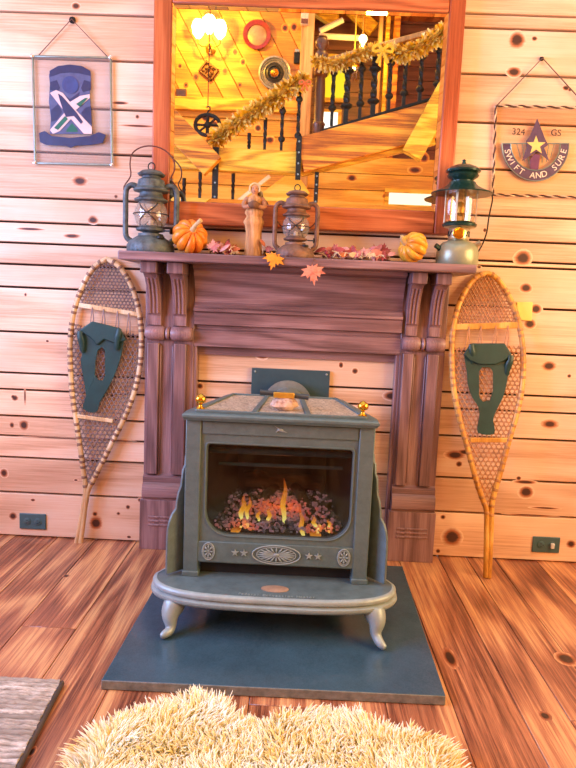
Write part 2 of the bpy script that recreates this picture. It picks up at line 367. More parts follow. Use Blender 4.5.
# ------------------------------------------------------------------ hearth pad
t=NT('slate'); tc=t.node('ShaderNodeTexCoord').outputs['Object']; n=t.noise(tc,7,6,.7).outputs[0]; n2=t.noise(tc,220,2,.6).outputs[0]
col=t.mix(t.math('MULTIPLY',n2,.5),t.ramp(n,[(.3,C('#1f3642')),(.7,C('#31505f'))]),C('#56707c')); t.set(Base_Color=col,Roughness=t.ramp(n,[(.3,(.10,.10,.10,1)),(.7,(.24,.24,.24,1))]),Specular_IOR_Level=.6); t.bump(n2,.08,.002); SLATE=t.mat
q=[atz(*p_,.03) for p_ in ((101,680),(446,696),(402,566),(157,577))]; q[3]=V((-.493,-.20,.03)); q[2]=V((.463,-.197,.03))
t=MB(); t.prism([V((p.x,p.y,.0005)) for p in q],(0,0,.0295)); t.m[2:]=[1]*len(t.m[2:]); pad=t.build('hearth_pad',[SLATE,paint('slate_edge','#7d8078',.7,0,.35,40,.3)],bevel=.003)
tag(pad,'dark blue slate hearth pad lying under the stove','hearth pad')
# ------------------------------------------------------------------ stove
XC=-.054; st=thing('heating_stove',(XC,-.6,.03),'grey cast iron stove with a glowing fire behind glass on the slate pad','stove')
FY=-.69; zb,zt=.175,.712; hf,hb=.306,.212; BY=-.28
def tz(z): return z
b=MB()   # side and back walls, hollow
def wall_q(p,q,z0,z1,th):
    p,q=V(p),V(q); d=(q-p).normalized(); n=V((-d.y,d.x,0))*th
    b.prism([V((p.x,p.y,z0)),V((q.x,q.y,z0)),V((q.x,q.y,z1)),V((p.x,p.y,z1))],n)
wall_q((XC-hf,FY,0),(XC-hb,BY,0),zb,zt,-.012); wall_q((XC+hf,FY,0),(XC+hb,BY,0),zb,zt,.012); wall_q((XC-hb,BY,0),(XC+hb,BY,0),zb,zt,-.012)
b.build('body',IRON,st,bevel=.002)
# front with window opening
gx0,gx1,gz0,gz1=-.290,.186,.322,.628; rr=.080
inner=[];outer=[]
def pt(x,z): return V((x,FY-.012,z))
ring=[]
for i in range(9): a=pi+ (pi/2)*i/8; ring.append((gx0+rr+rr*cos(a),gz0+rr+rr*sin(a)))
for i in range(9): a=1.5*pi+(pi/2)*i/8; ring.append((gx1-rr+rr*cos(a),gz0+rr+rr*sin(a)))
for i in range(9): a=(pi/2)*i/8; ring.append((gx1-.012+.012*cos(a),gz1-.012+.012*sin(a)))
for i in range(9): a=pi/2+(pi/2)*i/8; ring.append((gx0+.012+.012*cos(a),gz1-.012+.012*sin(a)))
fx0,fx1,fz0,fz1=XC-hf,XC+hf,.222,zt
cx,cz=(gx0+gx1)/2,(gz0+gz1)/2
def proj(x,z):
    dx,dz=x-cx,z-cz; s_=min(((fx1-cx) if dx>0 else (fx0-cx))/dx if abs(dx)>1e-6 else 1e9,((fz1-cz) if dz>0 else (fz0-cz))/dz if abs(dz)>1e-6 else 1e9); return (cx+dx*s_,cz+dz*s_)
outr=[proj(*p) for p in ring]
def side(p): return 0 if abs(p[0]-fx0)<1e-6 else 1 if abs(p[1]-fz0)<1e-6 else 2 if abs(p[0]-fx1)<1e-6 else 3
cpt={(0,1):(fx0,fz0),(1,2):(fx1,fz0),(2,3):(fx1,fz1),(3,0):(fx0,fz1)}
o2=[];r2=[]
for k in range(len(ring)):
    o2.append(outr[k]); r2.append(ring[k]); a_,c_=side(outr[k]),side(outr[(k+1)%len(ring)])
    if a_!=c_:
        q_=ring[(k+1)%len(ring)]; n_=(c_-a_)%4
        for e_ in range(n_):
            f_=(e_+.5)/n_ if n_==1 else (.02,.98)[e_]; o2.append(cpt[((a_+e_)%4,(a_+e_+1)%4)]); r2.append((ring[k][0]+(q_[0]-ring[k][0])*f_,ring[k][1]+(q_[1]-ring[k][1])*f_))
outr=o2; ring=r2
b=MB(); b.hole([pt(*p) for p in outr],[pt(*p) for p in ring],(0,.024,0)); ff=b.build('front_plate',IRON,st)
b=MB(); b.tube([V((x,FY-.013,z)) for x,z in [(cx+(x-cx)*1.02,cz+(z-cz)*1.03) for x,z in ring]],.0030,8,True); b.build('window_rim',IRON,ff)
for xa,xb in ((fx0-.002,fx0+.048),(fx1-.048,fx1+.002)):
    b=MB(); b.box(xa,xb,FY-.020,FY+.03,zb,zt-.005,0); b.box(xa-.003,xb+.003,FY-.026,FY+.032,zb,zb+.018); b.build('corner_post',IRON,st,bevel=.003)
b=MB(); b.box(fx0+.052,fx1-.052,FY-.017,FY-.010,.662,zt-.008); b.build('top_panel',IRON,ff,bevel=.002)
b=MB(); b.box(gx0-.024,gx1+.024,FY-.0185,FY-.010,.226,.297); lp=b.build('lower_panel',IRON,ff,bevel=.002)
b=MB()
def sunburst(cx,cz,rx,rz,n):
    b.tube([V((cx+rx*cos(2*pi*i/32),FY-.020,cz+rz*sin(2*pi*i/32))) for i in range(32)],.0022,6,True)
    b.tube([V((cx+rx*.82*cos(2*pi*i/32),FY-.020,cz+rz*.82*sin(2*pi*i/32))) for i in range(32)],.0015,6,True)
    for i in range(n):
        a=2*pi*i/n; b.tube([V((cx+rx*.14*cos(a),FY-.0195,cz+rz*.14*sin(a))),V((cx+rx*.55*cos(a),FY-.022,cz+rz*.55*sin(a))),V((cx+rx*.8*cos(a),FY-.0195,cz+rz*.8*sin(a)))],[.0012,.003,.001],6)
    b.ball((cx,FY-.0195,cz),(rx*.13,.004,rz*.2),10,6)
sunburst(XC+.003,.262,.080,.032,20); sunburst(gx0+.012,.264,.020,.029,8); sunburst(gx1-.012,.264,.020,.029,8)
b.build('sunburst_relief',IRONL,lp)
b=MB()
for sx in (-.135,-.105,.112,.142):
    pts=[]
    for i in range(10):
        a=pi/2+pi*i/5; r_=.013 if i%2==0 else .005; pts.append(V((XC+sx+r_*cos(a),FY-.0185,.264+r_*sin(a))))
    b.prism(pts,(0,-.004,0))
b.build('star_relief',IRONL,lp,smooth=0)
b=MB(); ez=.686   # small eagle
b.ball((XC,FY-.018,ez),(.010,.004,.005),10,6); b.prism([V((XC-.02,FY-.017,ez+.013)),V((XC-.002,FY-.017,ez+.004)),V((XC+.004,FY-.017,ez-.004))],(0,-.004,0)); b.prism([V((XC+.022,FY-.017,ez-.008)),V((XC+.002,FY-.017,ez+.003)),V((XC-.003,FY-.017,ez-.004))],(0,-.004,0)); b.tube([(XC-.005,FY-.018,ez),(XC-.014,FY-.02,ez-.008)],.002,6)
b.build('eagle_relief',IRONL,ff)
b=MB(); b.box(gx0-.006,gx1+.006,FY-.004,FY+.001,gz0-.006,gz1+.004); b.build('glass_pane',glass('stove_glass','#c4d0d4',.012,.03),ff,smooth=0)
# firebox
b=MB(); b.box(-.30,.20,FY+.02,-.32,.292,.304); b.box(-.295,.19,-.345,-.325,.304,.66); b.box(-.30,.20,FY+.02,-.32,.655,.665)
b.bar((-.302,FY+.02,.48),(-.225,-.34,.48),.35,.008); b.bar((.194,FY+.02,.48),(.12,-.34,.48),.35,.008)
fb=b.build('firebox',SOOT,st)
b=MB(); b.tube([(-.29,FY+.04,.596),(.19,FY+.04,.598)],.010,8); b.tube([(-.26,FY+.05,.548),(.16,FY+.05,.55)],.006,8); b.build('baffle_bar',IRON,fb)
bark=wood('charred_log','#6e5a4c','#46352c','#1a1412','x',6,2.5,.9,.1,bump=.8)
logs=[((-.22,-.47,.355),(.12,-.45,.360),.030),((-.19,-.40,.43),(.10,-.40,.425),.034),((-.16,-.54,.335),(-.07,-.42,.41),.022),((.08,-.55,.335),(.0,-.43,.42),.022)]
for p,q,r_ in logs:
    b=MB(); p,q=V(p),V(q); pts=[p.lerp(q,i/6)+V((0,0,.006*sin(i*1.7))) for i in range(7)]; b.tube(pts,[r_*(.9+.15*sin(i*2.1)) for i in range(7)],10); b.build('fire_log',bark,st)
t=NT('ember'); rn=t.node('ShaderNodeAttribute',attribute_name='rnd').outputs['Fac']
t.set(Base_Color=t.ramp(rn,[(0,C('#4a4444')),(.3,C('#c8bcc0')),(1,C('#f4e8e4'))]),Roughness=.9,Emission_Color=t.ramp(rn,[(0,C('#7a5058')),(.3,C('#e88890')),(.5,C('#f03020')),(.8,C('#ff6a1c')),(1,C('#ffd050'))]),Emission_Strength=t.math('MULTIPLY',t.ramp(rn,[(.08,(0,0,0,1)),(.4,(.28,.28,.28,1)),(.9,(1,1,1,1))]),1.8)); EMB=t.mat
b=MB()
for i in range(1100):
    x=random.gauss(-.05,.125); y=random.uniform(FY+.03,-.42)
    if not -.27<x<.17: continue
    h=.308+.082*max(0,1-(abs(x+.05)/.27)**3)*((y-FY)/.27)**.9+random.uniform(0,.022)
    r_=random.uniform(.0035,.0075); glow=random.random()*.55
    hot=max(exp(-((x+.17)/.055)**2-((y+.650)/.05)**2),exp(-((x-.105)/.065)**2-((y+.650)/.05)**2),.75*exp(-((x+.03)/.12)**2-((y+.54)/.06)**2))
    glow=min(1,max(glow*(.75+.8*hot),hot*random.uniform(.55,1.08)))
    q=Matrix.Rotation(random.random()*6,3,V((random.random(),random.random(),1)).normalized()).to_quaternion()
    b.ball((x,y,h),(r_*1.3,r_,r_*.8),6,4,None,0,glow,q)
e_=b.build('ember_bed',EMB,st,smooth=0,fixn=False); e_['kind']='stuff'
t=NT('flame'); tc=t.node('ShaderNodeTexCoord').outputs['Generated']; sp=t.node('ShaderNodeSeparateXYZ',Vector=tc)
em=t.node('ShaderNodeEmission',Color=t.ramp(sp.outputs[2],[(0,C('#ffe27a')),(.35,C('#ff9a28')),(1,C('#e04810'))]),Strength=2.2); tr=t.node('ShaderNodeBsdfTransparent'); ms=t.node('ShaderNodeMixShader')
t.l.new(t.ramp(sp.outputs[2],[(.0,(.1,.1,.1,1)),(1,(.85,.85,.85,1))]),ms.inputs[0]); t.l.new(em.outputs[0],ms.inputs[1]); t.l.new(tr.outputs[0],ms.inputs[2]); t.l.new(ms.outputs[0],t.out.inputs[0]); FLAME=t.mat
for px,p0,p1,lean,w in ((241,519,494,4,4.5),(246,519,496,5,3.5),(283,523,478,2,4.5),(303,538,507,-3,4),(268,522,505,2,3.5),(258,521,508,1,3),(315,527,515,-2,3.5),(232,536,526,8,7),(318,540,530,-6,8),(330,527,519,-2,2.5)):
    y_=-.615 if p0<526 else -.655
    a=at(px,p0,y_); c_=at(px+lean,p1,y_); s_=3.3e-3; b=MB(); N=9
    pts=[a.lerp(c_,i/(N-1))+V((.004*sin(i*1.3+px),0,0)) for i in range(N)]
    b.tube(pts,[max(.0008,w*s_*.62*(sin(pi*min(1,(i+1.6)/(N*.9+1.6)))**.8 if i<N-1 else 0)) for i in range(N)],10,flat=.5); b.build('flame',FLAME,st)
# lid
def plan(off,z,dy=0): 
    return [V((XC-hf-.006-off,FY-.034-dy-off,z)),V((XC+hf+.006+off,FY-.034-dy-off,z)),V((XC+hf+.006+off,FY+.02,z)),V((XC+hb+.012+off*.5,BY-.0+off*.5,z)),V((XC-hb-.012-off*.5,BY+off*.5,z)),V((XC-hf-.006-off,FY+.02,z))]
b=MB(); b.loft([plan(0,zt-.004),plan(.001,zt),plan(.006,zt+.006),plan(.006,zt+.014),plan(.002,zt+.018),plan(-.012,zt+.020)]); lid=b.build('lid',IRON,st,bevel=.001,smooth=30)
LZ=zt+.020
t=NT('lid_tile'); tc=t.node('ShaderNodeTexCoord').outputs['Object']; n=t.noise(tc,28,6,.7,1.5).outputs[0]; vo=t.node('ShaderNodeTexVoronoi',Vector=tc,Scale=55.0,feature='DISTANCE_TO_EDGE').outputs['Distance']
col=t.mix(t.ramp(vo,[(.02,(1,1,1,1)),(.09,(0,0,0,1))]),t.ramp(n,[(.25,C('#94866f')),(.5,C('#c0b199')),(.75,C('#e6dcc8'))]),C('#867a68')); t.set(Base_Color=col,Roughness=.45); t.bump(n,.3,.004); TILE=t.mat
def lidp(u,v):   # u -1..1 across, v 0 front ..1 back
    y=FY-.012+(BY-.03-(FY-.012))*v; h=(hf-.028)+(hb-.012-(hf-.028))*v; return V((XC+u*h,y,LZ))
for u0,u1 in ((-.98,-.36),(-.28,.28),(.36,.98)):
    b=MB(); b.prism([lidp(u0,.03),lidp(u1,.03),lidp(u1,.97),lidp(u0,.97)],(0,0,.004)); b.build('tile_inset',TILE,lid,bevel=.001)
b=MB()
for u in (-.99,-.32,.32,.99): b.bar(lidp(u,0)+V((0,0,.004)),lidp(u,1)+V((0,0,.004)),.010,.018 if abs(u)<.9 else .014)
for v in (0,1): b.bar(lidp(-1,v)+V((0,0,.004)),lidp(1,v)+V((0,0,.004)),.010,.014)
b.build('lid_rib',IRON,lid,bevel=.002)
for u in (-.97,.97):
    c_=lidp(u,.05); b=MB(); b.lathe([(r_*.85,z_*.88) for r_,z_ in ((.017,0),(.017,.004),(.009,.008),(.006,.016),(.009,.021),(.019,.027),(.022,.036),(.019,.046),(.010,.053),(.004,.056),(.0005,.058))],c_+V((0,0,.008)),20); b.build('brass_finial',BRASS,lid,smooth=60)
# wings
for sx in (-1,1):
    A=V((XC+sx*(hf+.004),FY+.03,0)); B=V((XC+sx*(hf+.060),FY-.028,0))
    # outline (s along wing, z)
    ol=[(0,.182),(1,.182),(1,.205),(.99,.30),(.97,.335),(.90,.36),(.76,.385),(.58,.40),(.54,.425),(.46,.455),(.34,.475),(.31,.50),(.26,.53),(.16,.545),(.13,.575),(.04,.585),(0,.61)]
    b=MB(); d=(B-A).normalized(); n=V((-d.y,d.x,0))*.010
    b.prism([A.lerp(B,s_)+V((0,0,z)) for s_,z in ol],n); b.build('side_wing',IRONB,st,bevel=.002)
# bowed hearth shelf
def shelf_ol(o):
    pts=[]; N=40
    for i in range(N+1):
        a=pi+pi*i/N; c_,s_=cos(a),sin(a); e=.62
        x=(abs(c_)**e)*(1 if c_>0 else -1)*(.398+o); y=-(abs(s_)**.80)*(.148+o); pts.append((XC+x,-.70+y))
    pts+= [(XC+hf+.05+o,-.62),(XC-hf-.05-o,-.62)]
    return pts
b=MB(); b.loft([[V((x,y,z)) for x,y in shelf_ol(o)] for o,z in ((-.03,.130),(0,.130),(.008,.134),(.011,.142),(.006,.150),(-.004,.153),(-.004,.157),(.002,.1735),(-.012,.1755))]); sh=b.build('hearth_shelf',IRONB,st,smooth=50)
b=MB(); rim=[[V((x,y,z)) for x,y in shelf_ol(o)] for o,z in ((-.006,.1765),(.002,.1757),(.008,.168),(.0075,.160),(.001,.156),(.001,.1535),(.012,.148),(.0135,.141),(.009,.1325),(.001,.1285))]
b.loft(rim,0,False); lab(b.build('shelf_rim',IRONL,sh,smooth=50),'moulded rim of the bowed front shelf, painted paler as if lit from the front')  # frontal light on the lip is put into this paler iron colour
b=MB(); b.lathe([(.040,0),(.040,.002),(.034,.003),(.0005,.0035)],(XC+.005,-.78,.1755),28)
for i,p in enumerate(b.v): b.v[i]=V((XC+.005+(p.x-XC-.005)*1.12,-.78+(p.y+.78)*.60,p.z))
lab(b.build('oval_plaque',paint('copper_plaque','#b8977c',.5,.3),sh),'oval tan plaque on the bowed front shelf of the stove')
# raised lettering along the lip
b=MB(); word='Federal Convection Heater'
for i,ch in enumerate(word):
    if ch==' ': continue
    vs,fs=text_geo(ch,.017,.0008); u=(i-(len(word)-1)/2)*.0098; yy=-.828+.18*u*u
    b.add([V((XC+.012+u+p.x,yy+p.y,.1763+p.z)) for p in vs],fs)
b.build('raised_lettering',IRONL,sh,smooth=0)
# legs
def leg(pts,rs,nm='leg'):
    b=MB(); P=[V(p) for p in pts]; b.tube(P,rs,12)
    return b.build(nm,IRONL,st,smooth=60,sub=1)
def pw(L,ys): return [at(x,y,yy) for (x,y),yy in zip(L,ys)]
ys=(-.79,-.80,-.815,-.825,-.83,-.84,-.86,-.868)
for L,sg in ((((176,598),(174,606),(170,613),(170,619),(171,625),(170,631),(165,637),(160,641.5)),-1),(((374,604),(374,613),(377,620),(377,626),(375,632),(377,638),(381,645),(386,650)),1)):
    P=pw(L,ys); P[-1].z=.0395; P[-2].z=.047; P[0].z=.134
    leg(P,[.038,.038,.032,.025,.019,.0165,.0145,.009])
for sx in (-1,1): leg([(XC+sx*.20,-.36,.178),(XC+sx*.21,-.36,.14),(XC+sx*.215,-.36,.10),(XC+sx*.215,-.355,.06),(XC+sx*.225,-.345,.0425)],[.034,.030,.02,.015,.012])
b=MB(); b.box(XC-.26,XC+.26,-.66,-.31,.158,.176); b.build('base_plate',SOOT,st)
b=MB(); b.box(XC-hf+.05,XC+hf-.05,FY+.02,FY+.03,.176,.225); b.build('kick_panel',SOOT,st)
# flue collar from stove to wall plate
b=MB(); cc=(XC+.008,0,.664)
b.lathe([(.098,0),(.098,.012),(.104,.014),(.104,.022),(.09,.024),(.075,.024),(.075,.2)],(cc[0],-.035,cc[2]),40,0,(0,-1,0)); b.build('flue_collar',paint('pale_steel','#8fa0a0',.35,.6),st,smooth=40)
# wall plate
pl=[at(x,y,-.012) for x,y in ((252,368),(330,371))]
b=MB(); b.box(pl[0].x,pl[1].x,-.014,-.0005,.50,(pl[0].z+pl[1].z)/2)
wp=b.build('flue_wall_plate',paint('teal_plate','#3e5a62',.4,.2,.15,10)); 
b.v=b.v; tag(wp,'dark teal metal plate on the wall boards behind the stove','wall plate')
for x in (pl[0].x+.014,pl[1].x-.014):
    b=MB(); b.ball((x,-.0155,pl[0].z-.014),(.005,.003,.005),10,6); b.build('screw',IRONL,wp)
# ornament on the lid
c_=lidp(.0,.22)+V((.006,0,.004)); so=thing('stone_ornament',c_,'pinkish rough stone lump with a dark rod and brass plaque on the stove lid','ornament')
b=MB(); b.ball(c_+V((0,0,.022)),(.046,.03,.024),20,12,lambda th,ph:1+.22*noise.noise(V((cos(ph)*sin(th)*2.2,sin(ph)*sin(th)*2.2,cos(th)*2.2+3)))); 
for p in b.v: p.z=max(p.z,c_.z+.0002)
b.build('stone',paint('pink_stone','#cfae94',.8,0,.3,40,.6,90,col2='#7c4a38'),so,smooth=25)
b=MB(); b.tube([c_+V((-.082,0,.058)),c_+V((-.06,0,.057)),c_+V((.06,0,.049)),c_+V((.082,0,.048))],[.010,.0085,.0085,.010],12); b.build('rod',paint('dark_rod','#4a5258',.4,.5),so)
b=MB(); b.box(c_.x-.036,c_.x+.034,c_.y-.016,c_.y-.006,c_.z+.043,c_.z+.062); b.build('plaque',paint('plaque_brass','#d8ab45',.35,.6),so,bevel=.002)
# ------------------------------------------------------------------ outlets
OUT=paint('slate_blue_plate','#4a6e74',.4,.1,.1,20,.05); SLOT=paint('slot_dark','#16202a',.6)
def outlet(xc,zc,label,shine):
    o=thing('wall_outlet',(xc,0,zc-.036),label,'outlet')
    b=MB(); b.box(xc-.06,xc+.06,-.007,-.0003,zc-.036,zc+.036); b.build('cover_plate',OUT,o,bevel=.003)
    for dx in (-.024,.024):
        b=MB(); b.lathe([(.0165,0),(.0165,.0022),(.015,.003),(.0005,.003)],(xc+dx,-.0068,zc),18,0,(0,-1,0)); r=b.build('receptacle',OUT,o)
        b=MB()
        for dz in (-.006,.006): b.box(xc+dx-.004,xc+dx+.004,-.0112,-.0098,zc+dz-.0011,zc+dz+.0011)
        b.box(xc+dx+.008,xc+dx+.011,-.0112,-.0098,zc-.002,zc+.002); b.build('slot',SLOT,r)
    if shine:
        b=MB(); b.box(xc+.016,xc+.032,-.022,-.0112,zc-.012,zc+.012); b.build('night_light',paint('white_plastic','#dfe8ea',.3),o,bevel=.003)
outlet(-1.168,.0735,'blue grey outlet plate low on the wall left of the left snowshoe',False)
outlet(1.124,.080,'blue grey outlet plate low on the wall right of the right snowshoe',True)
b=MB(); yp=[at(x,y,-.004) for x,y in ((516,302),(532,302),(531,321),(516,320))]; b.prism([p+V((0,.003,0)) for p in yp],(0,-.014,0)); tag(b.build('wall_tag',paint('yellow_card','#f6df7e',.6,0,.08),bevel=.003),'pale yellow square block on the wall behind the right snowshoe toe','block')
# ------------------------------------------------------------------ snowshoes
def clip_seg(p,q,poly):                    # parts of p-q inside a 2-D polygon
    ts=[0,1]; d=(q[0]-p[0],q[1]-p[1])
    for i in range(len(poly)):
        a=poly[i]; b_=poly[(i+1)%len(poly)]; e=(b_[0]-a[0],b_[1]-a[1]); den=d[0]*e[1]-d[1]*e[0]
        if abs(den)<1e-12: continue
        t=((a[0]-p[0])*e[1]-(a[1]-p[1])*e[0])/den; u=((a[0]-p[0])*d[1]-(a[1]-p[1])*d[0])/den
        if 0<t<1 and 0<=u<1: ts.append(t)
    ts.sort(); out=[]
    for t0,t1 in zip(ts,ts[1:]):
        mx=(p[0]+d[0]*(t0+t1)/2,p[1]+d[1]*(t0+t1)/2)
        if inside(mx,poly) and t1-t0>1e-5: out.append(((p[0]+d[0]*t0,p[1]+d[1]*t0),(p[0]+d[0]*t1,p[1]+d[1]*t1)))
    return out
def inside(p,poly):
    c=False; j=len(poly)-1
    for i in range(len(poly)):
        if (poly[i][1]>p[1])!=(poly[j][1]>p[1]) and p[0]<(poly[j][0]-poly[i][0])*(p[1]-poly[i][1])/(poly[j][1]-poly[i][1])+poly[i][0]: c=not c
        j=i
    return c
def smooth_path(P,n=4):
    out=[]; N=len(P)
    for i in range(N-1):
        p0,p1,p2,p3=P[max(0,i-1)],P[i],P[i+1],P[min(N-1,i+2)]
        for k in range(n):
            t=k/n; out.append(tuple(.5*((2*p1[j])+(-p0[j]+p2[j])*t+(2*p0[j]-5*p1[j]+4*p2[j]-p3[j])*t*t+(-p0[j]+3*p1[j]-3*p2[j]+p3[j])*t**3) for j in range(len(p1))))
    return out+[tuple(P[-1])]
def snowshoe(label,left,right,y0,k,bars,sole,slot,flap,frame_mat,web_mat,wrap_mat,bind_mat,bl):
    def W3(px,py,d=0):
        p=atp(px,py,y0,k); return p+V((0,-d,0))
    top=W3(*left[0]); bot=W3(*left[-1]); root=thing('snowshoe',(bot.x,bot.y,max(0,bot.z)),label,'snowshoe','pair of wooden snowshoes')
    Lp=[W3(*p) for p in smooth_path(left)]; Rp=[W3(*p) for p in smooth_path(right)]
    poly3=Lp+Rp[::-1]
    def P3(x,z,d=0): return V((x,y0+k*z-d,z))
    # frame: two bent staves that meet in a tail
    def inset(path,sg,r):
        return [p+V((sg*r,0,0)) if 0<i else p for i,p in enumerate(path)]
    r=.0115
    b=MB(); A=inset(Lp,1,r)[1:]; B=inset(Rp,-1,r)[1:]; apex=(Lp[0]+Rp[0])/2+V((0,0,-r))
    b.tube(A[::-1]+[apex]+B,r,8,flat=.9)
    fr=b.build('frame',frame_mat,root,smooth=60)
    path=[apex]+A
    # lashing wraps round the frame
    tl=min(range(len(Lp)),key=lambda i:abs(Lp[i].z-.30)); b=MB(); wb=MB()
    for P in (A,B):
        acc=0; nxt=.02
        for i in range(len(P)-1):
            if P[i].z<.27: break
            acc+=(P[i+1]-P[i]).length
            while acc>nxt:
                q=P[i+1]; t=(P[i+1]-P[i]).normalized(); (b if int(nxt/.036)%1==0 else wb).tube([q-t*.006,q-t*.003,q+t*.003,q+t*.006],[r*1.01,r*1.1,r*1.1,r*1.01],8); nxt+=.036
    b.build('lashing',wrap_mat,fr,smooth=60)
    poly=[(p.x,p.z) for p in Lp]+[(p.x,p.z) for p in Rp[::-1]]
    # crossbars
    zs=[]
    for (a,c_,h) in bars:
        p,q=W3(*a),W3(*c_); b=MB(); b.bar(p,q,h,.012,(0,0,1)); b.build('crossbar',frame_mat,root,bevel=.003); zs.append((p,q))
    # webbing in three fields
    def zcut(pq,x): 
        p,q=pq; return p.z+(q.z-p.z)*(x-p.x)/(q.x-p.x)
    zt_=max(p.z for p in poly3)+.1; x0,x1=min(p[0] for p in poly),max(p[0] for p in poly)
    zend=Lp[tl].z
    u,l=zs
    fields=[('toe_webbing',[(x0,zcut(u,x0)),(x1,zcut(u,x1)),(x1,zt_),(x0,zt_)],.0135,.0019),
            ('body_webbing',[(x0,zcut(l,x0)),(x1,zcut(l,x1)),(x1,zcut(u,x1)-.085),(x0,zcut(u,x0)-.085)],.017,.0021),
            ('heel_webbing',[(x0,zend-.03),(x1,zend-.03),(x1,zcut(l,x1)),(x0,zcut(l,x0))],.018,.0022)]
    for nm,fld,sp,rad in fields:
        b=MB()
        for ai,ang in enumerate((0,60,120)):
            ca,sa=cos(radians(ang)),sin(radians(ang)); R=1.6; cx,cz=(x0+x1)/2,.7
            n=int(R/sp)
            for i in range(-n//2,n//2):
                o=i*sp*1.0+(sp*.5 if ai==0 else 0); p=(cx-sa*o-ca*R,cz+ca*o-sa*R); q=(cx-sa*o+ca*R,cz+ca*o+sa*R)
                for s0,s1 in clip_seg(p,q,poly):
                    for t0,t1 in clip_seg(s0,s1,fld):
                        a_,c_=P3(*t0,(ai-1)*.0022),P3(*t1,(ai-1)*.0022); mid=(a_+c_)/2+V((0,.001*(1 if i%2 else -1),0)); b.tube([a_,mid,c_],rad*random.uniform(.8,1.2),4,rnd=random.random())
        b.build(nm,web_mat,root,smooth=60,fixn=False)
    # straps from the toe bar to the body webbing
    b=MB()
    for f_ in (.22,.40,.62,.80):
        p=u[0].lerp(u[1],f_); q=P3(p.x+.004,p.z-.095); b.tube([p+V((0,-.008,0)),(p+q)/2+V((.003,-.004,0)),q],.0026,5)
        q2=P3(p.x-.012,p.z-.09); b.tube([p+V((0,-.008,0)),q2],.002,5)
    b.build('toe_cord',web_mat,root)
    # leather binding: sole with slot, folded toe flap
    b=MB(); so=[W3(px,py,.012) for px,py in smooth_path(sole+[sole[0]],3)[:-1]]; sl=[W3(px,py,.012) for px,py in slot]
    # split the sole into a left and right half round the slot for a clean hole
    n=len(so); c_=sum(sl,V((0,0,0)))/len(sl)
    m_=48
    def raycast(poly_,a):
        d=(cos(a),sin(a)); best=None
        for i in range(len(poly_)):
            p,q=poly_[i],poly_[(i+1)%len(poly_)]; ex,ez=q.x-p.x,q.z-p.z; den=d[0]*ez-d[1]*ex
            if abs(den)<1e-12: continue
            t=((p.x-c_.x)*ez-(p.z-c_.z)*ex)/den; uu=((p.x-c_.x)*d[1]-(p.z-c_.z)*d[0])/den
            if t>0 and -1e-6<=uu<=1+1e-6 and (best is None or t>best): best=t
        best=best or .01; x,z=c_.x+d[0]*best,c_.z+d[1]*best; return P3(x,z,.012)
    angs=sorted([atan2(p.z-c_.z,p.x-c_.x) for p in so]+[2*pi*i/24-pi for i in range(24)])
    b.hole([raycast(so,a) for a in angs],[raycast(sl,a) for a in angs],(0,-.005,0))
    bd=b.build('binding',bind_mat,root,bevel=.0015,seg=1); 
    if bl: lab(bd,bl)
    b=MB(); fp=[W3(px,py,.018) for px,py in flap]
    b.prism(fp,(0,-.010,0)); b.build('toe_strap',bind_mat,bd,bevel=.005,seg=3)
    for side in (0,1):
        a_=fp[0] if side==0 else fp[1] if len(flap)==8 and False else fp[2]; s_=(1 if side==0 else -1); b=MB()
        pts=[a_+V((s_*.004,-.010,-.004)),a_+V((s_*.006,-.016,-.024)),a_+V((s_*.012,-.013,-.05)),a_+V((s_*.016,-.008,-.095))]
        b.tube(smooth_path([tuple(q) for q in pts],3),[.011]*4+[.013]*3+[.010]*2+[.004],8,flat=.45); b.build('side_strap',bind_mat,bd,smooth=60)
    return root
FR_L=wood('ash_pale','#f2e0bc','#e2c594','#b88c5c','z',5,2,.4,0); FR_R=wood('ash_yellow','#f0c874','#dda548','#a86c28','z',5,2,.4,0)
WB_L=paint('rawhide_grey','#8c7a78',.6,0,.35,40,.1); WB_R=paint('rawhide_tan','#c08c60',.55,0,.35,40,.1)
LASH_L=paint('lashing_brown','#8a6a54',.6,0,.3,30); LASH_R=paint('lashing_tan','#b88650',.6,0,.3,30)
BIND_L=paint('teal_leather','#17403f',.5,0,.3,14,.15,40); BIND_R=paint('green_leather','#1c4038',.42,0,.3,14,.15,40)
snowshoe('greyer snowshoe with dark teal binding leaning on the wall left of the mantelpiece',
 [(107,258),(94,265),(84,278),(76,296),(70,318),(67.5,342),(68,370),(70,397),(74,424),(78,450),(81,472),(83,490),(81,505),(77.5,525),(74,543)],
 [(107,258),(120,265),(131,280),(139,300),(143.5,325),(144,347),(142,370),(136,395),(127,418),(116,440),(105,462),(96,480),(91,490),(88,505),(85.5,525),(83,544)],
 -.042,.016,[((79,305),(142,315),.020),((77,416),(113,421),.018)],
 [(82,334),(89,330),(100,334),(112,335),(124,336),(124,346),(121,360),(115,376),(108,390),(101,402),(97,412),(84,408),(87,396),(85,380),(82,362),(84,350)],
 [(99,350),(103,347),(106,350),(106,376),(103,381),(99,379),(96,374),(97,360)],
 [(81,330),(94,321),(122,328),(128,340),(116,343),(106,339),(99,345),(92,337)],FR_L,WB_L,LASH_L,BIND_L,None)
